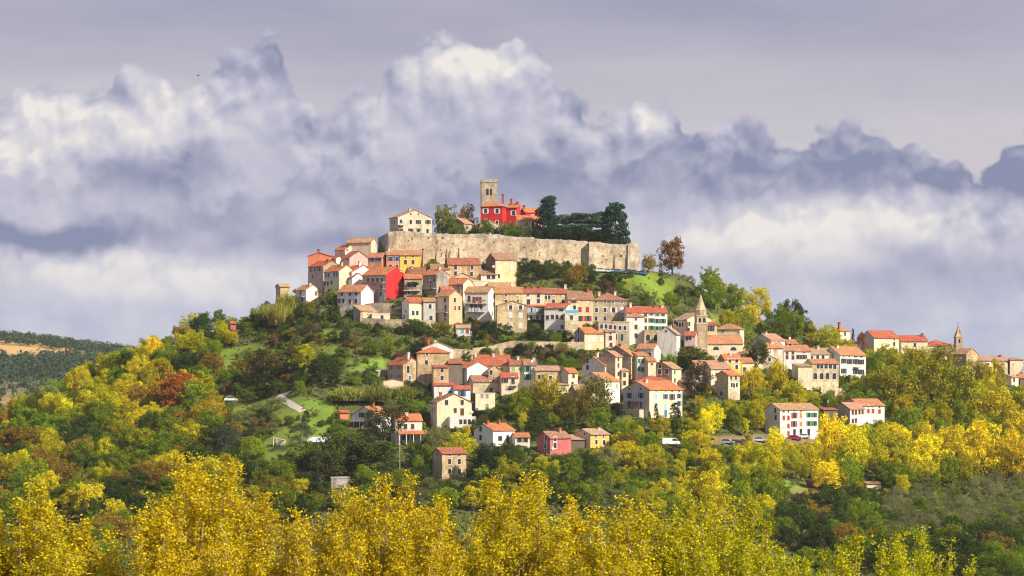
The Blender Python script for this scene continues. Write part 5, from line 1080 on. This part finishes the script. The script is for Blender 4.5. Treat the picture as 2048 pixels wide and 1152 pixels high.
for o in HS:
    if hasattr(o, 'vine'):
        (x, y, z), L = o.vine; v = plant('bush', x, y, z - .7, 1, 1.5, 'leafy vine trailing over the balcony of the ' + ('house with blue balcony doors' if 'balcony doors' in o.label else 'blue shuttered stone house' if 'blue shutters' in o.label else 'stone house by the red gable'), col=(.05, .085, .02)); v.name = 'climbing_vine'; v.scale = (L, 1.6, 1.4); v.rotation_euler = (0, 0, o.rz); v['category'] = 'vine'

# ------------------------------------------------------------------ far wood on the hazy hill
def far_wood():
    n = 11000; x = rng.uniform(-800, -60, n); y = rng.uniform(1850, 2800, n); z = hill(x, y); px = 1024 + x / y * F; py = HY - z / y * F
    ridge = (y > 2560) & (y < 2720); keep = (px > -300) & (px < 420) & (((py > 716) & (py < 766) & (y < 2560)) | ridge | ((py >= 752) & (rng.uniform(size=n) < .25)))
    x, y, z = x[keep], y[keep], z[keep]; c = []; rr = []
    for a, b, d in zip(x, y, z):
        k = rng.uniform(3.6, 6.4)
        c.append((a, b, d + k * .8)); rr.append((k * .75, k * .75, k))
    q = clumps(np.array(c), np.array(rr), 34, 2.6); me = quad_mesh('far_wood', q, 'far_leaf')
    link(bpy.data.objects.new('far_wood', me), None, (.05, .09, .035), label='distant green wood on the hazy hill', cat='wood', kind='stuff')
far_wood()

# ------------------------------------------------------------------ foreground poplars
def poplar(H_=15., Rw=3.6, nl=60):
    leaf_c, leaf_n, br, tw = [], [], [], []
    base = -8.0
    br.append(([(0, 0, base - 4), (.1, 0, base + 4), (0, .1, 4), (0, 0, H_ - 4)], .28, .07, 7))
    for k in range(nl):
        rho = math.sqrt(rng.uniform(0, 1)); a = rng.uniform(0, 6.3); tip = np.array((Rw * rho * math.cos(a), Rw * rho * math.sin(a), H_ - 4.8 * rho ** 2.1 - rng.uniform(0, 1.7) - (rng.uniform(0, 5) if rng.uniform() < .35 else 0)))
        L = rng.uniform(5, 8.5); st = np.array((0, 0, max(.5, tip[2] - L)))
        pts = []
        for t in np.linspace(0, 1, 9):
            p = st + (tip - st) * np.array((t ** .7, t ** .7, t)) + rng.normal(0, .05, 3) * (t > 0); pts.append(p)
        br.append(([tuple(p) for p in pts], (.075), .014, 5)); pts = np.array(pts)
        for j in range(int(L / .082)):
            t = rng.uniform(.12, 1) ** .75; i = min(7, int(t * 8)); f = t * 8 - i; p = pts[i] * (1 - f) + pts[i + 1] * f
            d = unit(1)[0] * np.array((1, 1, .35)) + np.array((0, 0, .75)); d /= np.linalg.norm(d); l = rng.uniform(.3, 1.25) * (1.2 - .75 * t)
            if rng.uniform() < .35: tw.append(([tuple(p), tuple(p + d * l)], .012, .005, 3))
            m = int(rng.integers(9, 16)); u = rng.uniform(.1, 1.08, (m, 1)); leaf_c.append(p + d * l * u + rng.normal(0, .085, (m, 3))); leaf_n.append(unit(m) + np.array((0, 0, .2)))
    c = np.concatenate(leaf_c); nn = np.concatenate(leaf_n); nn /= np.linalg.norm(nn, axis=1)[:, None]
    off = np.array((0, 0, 0)); me = quad_mesh('leaves', quads(c, nn, rng.uniform(.07, .13, len(c)), .85), 'poplar_leaf')
    return me, tubes(br + tw, 'branches')
POP = [poplar(15, 3.6), poplar(15, 3.2, 54), poplar(15, 2.4, 36), poplar(15, 3.9, 66)]
for k, (cx, ty, wpx, v, Y, g) in enumerate(((55, 962, 300, 1, 110, .9), (395, 898, 320, 0, 112, 1), (300, 985, 220, 2, 108, 1), (520, 975, 200, 2, 115, 1), (605, 1010, 170, 2, 111, 1), (765, 918, 290, 3, 113, 1), (885, 985, 190, 2, 109, .95),
                                            (1050, 928, 310, 0, 112, .9), (1150, 985, 210, 2, 116, .95), (1275, 985, 230, 2, 110, .85), (1385, 955, 300, 3, 114, .7), (1490, 1000, 230, 1, 110, .6), (1570, 1085, 160, 2, 113, .55), (1690, 1062, 180, 2, 111, .6), (1775, 1058, 170, 2, 114, .6), (1875, 1066, 220, 1, 110, .55),
                                            (680, 1040, 190, 2, 106, 1), (960, 1050, 180, 2, 107, .9), (-60, 1000, 220, 2, 109, .9), (460, 1050, 240, 1, 105, 1), (1210, 1050, 240, 1, 106, .9), (840, 1040, 220, 1, 106, 1), (1430, 1070, 260, 0, 106, .62), (140, 1075, 200, 2, 106, .9), (1620, 1110, 160, 2, 108, .55), (1820, 1105, 180, 1, 107, .55))):
    s = F / Y; x = (cx - 1024) / F * Y; zt = (HY - ty) / F * Y; g0 = gz1(x, Y)
    o = bpy.data.objects.new('poplar_tree', None); o.location = (x, Y, g0); o.rotation_euler = (0, 0, random.uniform(0, 6.28))
    link(o, label='yellow poplar with upright twiggy crown in the foreground row' if g > .75 else 'greenish yellow poplar with upright crown in the foreground row', cat='poplar', group='foreground poplars' if g > .75 else 'greener foreground poplars')
    sc = wpx / s / (2 * (3.6, 3.2, 2.4, 3.9)[v]) * 1.27; lv, bm = POP[v]
    a = link(bpy.data.objects.new('leaves', lv), o, (.61 * (.5 + .5 * g), .52 - .01 * (1 - g), .014)); b = link(bpy.data.objects.new('branches', bm), o, (.42, .32, .19))
    for q in (a, b): q.scale = (sc, sc, 1.); q.location = (0, 0, zt - 14.7 - g0)
    tb = MB(); tb.tube((0, 0, -.5), (0, 0, max(1., zt - 14.7 - g0 - 7)), .42, .3, 8); tb.build('trunk', 'bark', o, (.3, .24, .16))

# ------------------------------------------------------------------ cars, track, poles and other small things
def car(px, py, rz, col, label, Y=None, van=False):
    if Y: x = (px - 1024) / F * Y; y = Y; z = gz1(x, y)
    else: x, y, z = ray(px, py, gz)
    root = empty('parked_car' if not van else 'parked_van', (x, y, z + .02), rz, label=label, cat='car' if not van else 'van')
    if not van: pr = [(-2.15, .35), (2.1, .35), (2.15, .75), (1.25, .92), (.55, 1.42), (-1.2, 1.46), (-2.0, .98)]
    else: pr = [(-2.6, .4), (2.5, .4), (2.55, 1.1), (2.0, 1.3), (1.5, 2.15), (-2.6, 2.2)]
    b = MB(); w = .88 if not van else 1.0; i = lambda z: w - max(0, z - .9) * .2
    b.prism([(x, -i(z), z) for x, z in pr], [(x, i(z), z) for x, z in pr]); b.build('body', 'car_paint', root, col)
    g = MB()
    gl = [(1.0, .98), (.5, 1.37), (-1.15, 1.40), (-1.7, 1.02)] if not van else [(1.9, 1.35), (1.45, 2.0), (.3, 2.0), (.3, 1.35)]
    for k in (-1, 1): g.prism([(x, k * (i(z) + .012), z) for x, z in gl], [(x, k * (i(z) - .05), z) for x, z in gl])
    g.build('windows', 'window_glass', root, (1, 1, 1))
    for x_ in (-1.3, 1.35):
        for k in (-1, 1):
            wb = MB(); wb.tube((x_, k * (w - .2), .32), (x_, k * (w + .02), .32), .32, .32, 12); wh = wb.build('wheel', 'rubber', root, (1, 1, 1))
            MB().tube((x_, k * (w + .021), .32), (x_, k * (w + .03), .32), .18, .18, 10).build('rim', 'grey_metal', wh, (.6, .6, .6))
car(462, 803, R(8), (.8, .8, .8), 'white car parked on the grassy track')
for px, c, nm in ((1203, (.75, .75, .75), 'white'), (1216, (.8, .8, .8), 'silver white'), (1228, (.12, .22, .42), 'steel blue'), (1236, (.08, .25, .5), 'bright blue'), (1258, (.03, .05, .12), 'navy'), (1268, (.05, .10, .3), 'dark blue'), (1284, (.05, .14, .45), 'vivid blue')):
    car(px, 0, R(random.uniform(-15, 25)), c, nm + ' car parked at the foot of the rampart', Y=830.5)
car(1455, 888, R(-20), (.45, .5, .6), 'pale blue grey car in the hillside car park'); car(1474, 889, R(10), (.03, .03, .05), 'black car in the hillside car park'); car(1520, 884, R(-10), (.6, .65, .7), 'silver estate car under the yellow trees')
car(1590, 880, R(-18), (.5, .02, .03), 'red car before the long white row'); car(1607, 877, R(10), (.6, .65, .72), 'silver car before the long white row'); car(1342, 891, R(5), (.8, .8, .78), 'white van half hidden in the shrubs', van=True)
def track(pts, wd, label, name='gravel_track'):
    W = [ray(px, py, gz) for px, py in pts]; P = []
    for a, b in zip(W[:-1], W[1:]):
        for t in np.linspace(0, 1, 7)[:-1]: P.append((a[0] + (b[0] - a[0]) * t, a[1] + (b[1] - a[1]) * t))
    m = MB(); pv = None
    for (x0, y0), (x1, y1) in zip(P[:-1], P[1:]):
        dx, dy = x1 - x0, y1 - y0; L = math.hypot(dx, dy) or 1; nx, ny = -dy / L * wd / 2, dx / L * wd / 2
        row = [(x0 + nx * f, y0 + ny * f, gz1(x0 + nx * f, y0 + ny * f) + .12) for f in (1, .33, -.33, -1)]
        if pv:
            for k in range(3): m.poly([pv[k + 1], row[k + 1], row[k], pv[k]])
        pv = row
    m.build(name, 'pale_gravel', label=label, kind='structure')
track([(606, 824), (588, 814), (574, 805), (562, 797), (556, 793), (566, 789), (584, 786)], 2.2, 'pale gravel track curving down through the meadow')
def pole(px, py0, py1, label, r=.11, col=(.5, .47, .42), lamp=False):
    x, y, z = ray(px, py0, gz); h = (py0 - py1) / F * y; root = empty('utility_pole', (x, y, z), label=label, cat='pole')
    MB().tube((0, 0, -.4), (0, 0, h), r, r * .75, 8).build('shaft', 'paint', root, col)
    if lamp: MB().box(-.5, .5, -.06, .06, h - .4, h - .28).build('crossarm', 'paint', root, col)
pole(799.5, 945, 880, 'tall pale concrete pole rising behind the poplars', .12, (.5, .45, .37)); pole(1186, 860, 822, 'rusty post among the olive brown trees', .12, (.35, .13, .05)); pole(1409, 738, 722, 'thin aerial mast by the satellite dish house', .05); pole(1254, 500, 482, 'thin lamp mast at the bastion', .05)
def retaining(pts, h, label, col=(.56, .46, .32), name='retaining_wall'):
    W = [ray(px, py, gz) for px, py in pts]; root = empty(name, W[0], label=label, cat='stone wall'); o = W[0]
    for a, b in zip(W[:-1], W[1:]):
        d = Vector((b[0] - a[0], b[1] - a[1], 0)); n = Vector((d.y, -d.x, 0)).normalized() * .35; A = Vector(a) - Vector(o); B = Vector(b) - Vector(o); hh = h * random.uniform(.85, 1.15); u = Vector((0, 0, 1))
        MB().prism([A + n - u * 2, A - n - u * 2, A - n + u * h, A + n + u * h], [B + n - u * 2, B - n - u * 2, B - n + u * hh, B + n + u * hh]).build('wall_section', 'rubble_stone', root, col)
retaining([(731, 638), (765, 636), (803, 634)], 5, 'high stone garden wall with ivy below the bright red house', (.40, .35, .27)); retaining([(640, 636), (680, 634), (706, 632)], 3, 'grey weathered wall before the ruin', (.38, .35, .31))
retaining([(724, 652), (770, 655), (830, 657), (868, 656)], 2.6, 'low rubble terrace wall below the ruin'); retaining([(1028, 700), (1060, 702), (1120, 704), (1168, 703)], 3.0, 'golden terrace wall under the modern white house', (.62, .52, .36))
retaining([(900, 722), (945, 722), (990, 714), (1030, 705)], 4, 'golden rubble wall above the big red roof', (.62, .50, .33)); retaining([(1640, 790), (1680, 792), (1722, 790)], 2.6, 'cream terrace wall below the arched house', (.66, .56, .38)); retaining([(1650, 805), (1690, 806), (1722, 804)], 2.4, 'lower cream terrace wall under the arched house', (.66, .54, .36))
retaining([(716, 752), (745, 751), (773, 749)], 1.6, 'pale garden wall beside the blue shuttered stone house', (.6, .55, .46)); retaining([(660, 976), (690, 978)], 1.2, 'short stone kerb by the roofless outbuilding')
def polytunnel():
    x, y, z = ray(638, 884, gz); root = empty('polytunnel', (x, y, z), R(4), label='low white polytunnel on the meadow', cat='greenhouse'); m = MB(); n = 8
    rg = [[(sx, 1.6 * math.cos(math.pi * k / n), 1.5 * math.sin(math.pi * k / n)) for k in range(n + 1)] for sx in (-3.2, 3.2)]; m.prism(rg[0], rg[1]); m.build('cover', 'paint', root, (.62, .68, .72))
    for k in range(5): t = -3.2 + 1.6 * k; b = MB(); r2 = [[(t + s, 1.63 * math.cos(math.pi * j / n), 1.53 * math.sin(math.pi * j / n)) for j in range(n + 1)] for s in (-.05, .05)]; b.prism(*r2); b.build('hoop', 'paint', root, (.8, .8, .8))
polytunnel()
def shelter():
    x, y, z = ray(558, 890, gz); root = empty('garden_shelter', (x, y, z), R(-10), label='small white framed shelter with a pale canvas on the meadow', cat='shelter')
    for sx in (-1.4, -.4): MB().box(sx - .08, sx + .08, -.9, -.75, -.2, 2.1).build('post', 'paint', root, (.75, .75, .75))
    MB().prism([(-1.5, -.9, 2.1), (1.9, -.9, 1.3), (1.9, .9, 1.3), (-1.5, .9, 2.1)], [(-1.5, -.9, 2.2), (1.9, -.9, 1.42), (1.9, .9, 1.42), (-1.5, .9, 2.2)]).build('canvas', 'plaster', root, (.62, .54, .45))
    MB().prism([(-.4, -.8, 0), (1.8, -.8, 0), (1.8, -.8, 1.3), (-.4, -.8, 1.75)], [(-.4, .8, 0), (1.8, .8, 0), (1.8, .8, 1.3), (-.4, .8, 1.75)]).build('side_cloth', 'plaster', root, (.55, .48, .40))
shelter()
# two walkers in white on the path below the dark oaks
def walker(px, py, lean, label):
    x, y, z = ray(px, py, gz); root = empty('person', (x, y, z), R(20), label=label, cat='person')
    V = [(0, 0, .95), (0, 0, 1.2), (0, .02, 1.42), (0, .02, 1.52), (0, 0, 1.68), (.1, 0, .9), (.12, -.1, .48), (.12, -.02, .06), (.12, -.16, .03), (-.1, 0, .9), (-.12, .08, .48), (-.12, .22, .08), (-.12, .1, .03), (.2, .02, 1.4), (.26, -.02, 1.12), (.24, -.16, .92), (-.2, .02, 1.4), (-.26, .05, 1.12), (-.24, -.05, .9)]
    V = [(a, b - lean * max(0, c - .9), c - lean * .25 * max(0, c - .9)) for a, b, c in V]
    Ed = [(0, 1), (1, 2), (2, 3), (3, 4), (0, 5), (5, 6), (6, 7), (7, 8), (0, 9), (9, 10), (10, 11), (11, 12), (2, 13), (13, 14), (14, 15), (2, 16), (16, 17), (17, 18)]
    rad = [.15, .14, .16, .06, .11, .095, .065, .045, .04, .095, .065, .045, .04, .07, .05, .04, .07, .05, .04]
    me = bpy.data.meshes.new('body'); me.from_pydata(V, Ed, []); me.materials.append(MATS['paint']); o = bpy.data.objects.new('body', me); link(o, root, (.72, .72, .76))
    sk = o.modifiers.new('skin', 'SKIN'); ly = me.skin_vertices[0] if me.skin_vertices else None
    if ly is None:
        bpy.context.view_layer.objects.active = o; ly = me.skin_vertices[0]
    for i, r in enumerate(rad): ly.data[i].radius = (r, r * .9)
    ly.data[0].use_root = True; o.modifiers.new('sub', 'SUBSURF').levels = 1
    hb = MB(); hb.tube((0, .03 - lean * .75, 1.66 - lean * .2), (0, .03 - lean * .8, 1.8 - lean * .2), .105, .06, 8); hb.build('hair', 'paint', root, (.05, .035, .025))
try:
    walker(622, 981, 0., 'person in white clothes standing on the path below the dark oaks'); walker(610, 981, .7, 'person in white bending forward on the path')
except Exception as e: print('walker', e)
def bird():
    Y = 500.; x = (397 - 1024) / F * Y; z = (HY - 151) / F * Y; root = empty('bird', (x, Y, z), R(30), label='small dark bird gliding before the clouds', cat='bird')
    b = MB(); b.tube((-.28, 0, 0), (.05, 0, .02), .03, .075, 6); b.tube((.05, 0, .02), (.25, 0, .03), .075, .02, 6); b.poly([(-.28, -.09, 0), (-.22, 0, .01), (-.28, .09, 0), (-.42, .07, 0), (-.42, -.07, 0)]); b.build('body', 'paint', root, (.03, .03, .035))
    for k in (-1, 1): m = MB(); m.prism([(.1, k * .04, .02), (-.12, k * .04, .02), (-.16, k * .38, .14), (-.12, k * .68, .06), (.04, k * .4, .15)], [(.1, k * .04, .035), (-.12, k * .04, .035), (-.16, k * .38, .15), (-.12, k * .68, .07), (.04, k * .4, .165)]); m.build('wing', 'paint', root, (.03, .03, .035))
bird()

# ------------------------------------------------------------------ haze: one closed box of even thin air
def haze():
    m, nt, o = newmat('haze_air'); v = nd(nt, 'ShaderNodeVolumePrincipled', {'Color': (.80, .87, 1., 1), 'Density': .000055, 'Anisotropy': .2}); nt.links.new(v.outputs[0], o.inputs['Volume'])
    MB().box(-6300, 6300, -460, 9600, -60, 100).build('haze', 'haze_air', label='thin bluish haze in the air', kind='stuff')
haze()
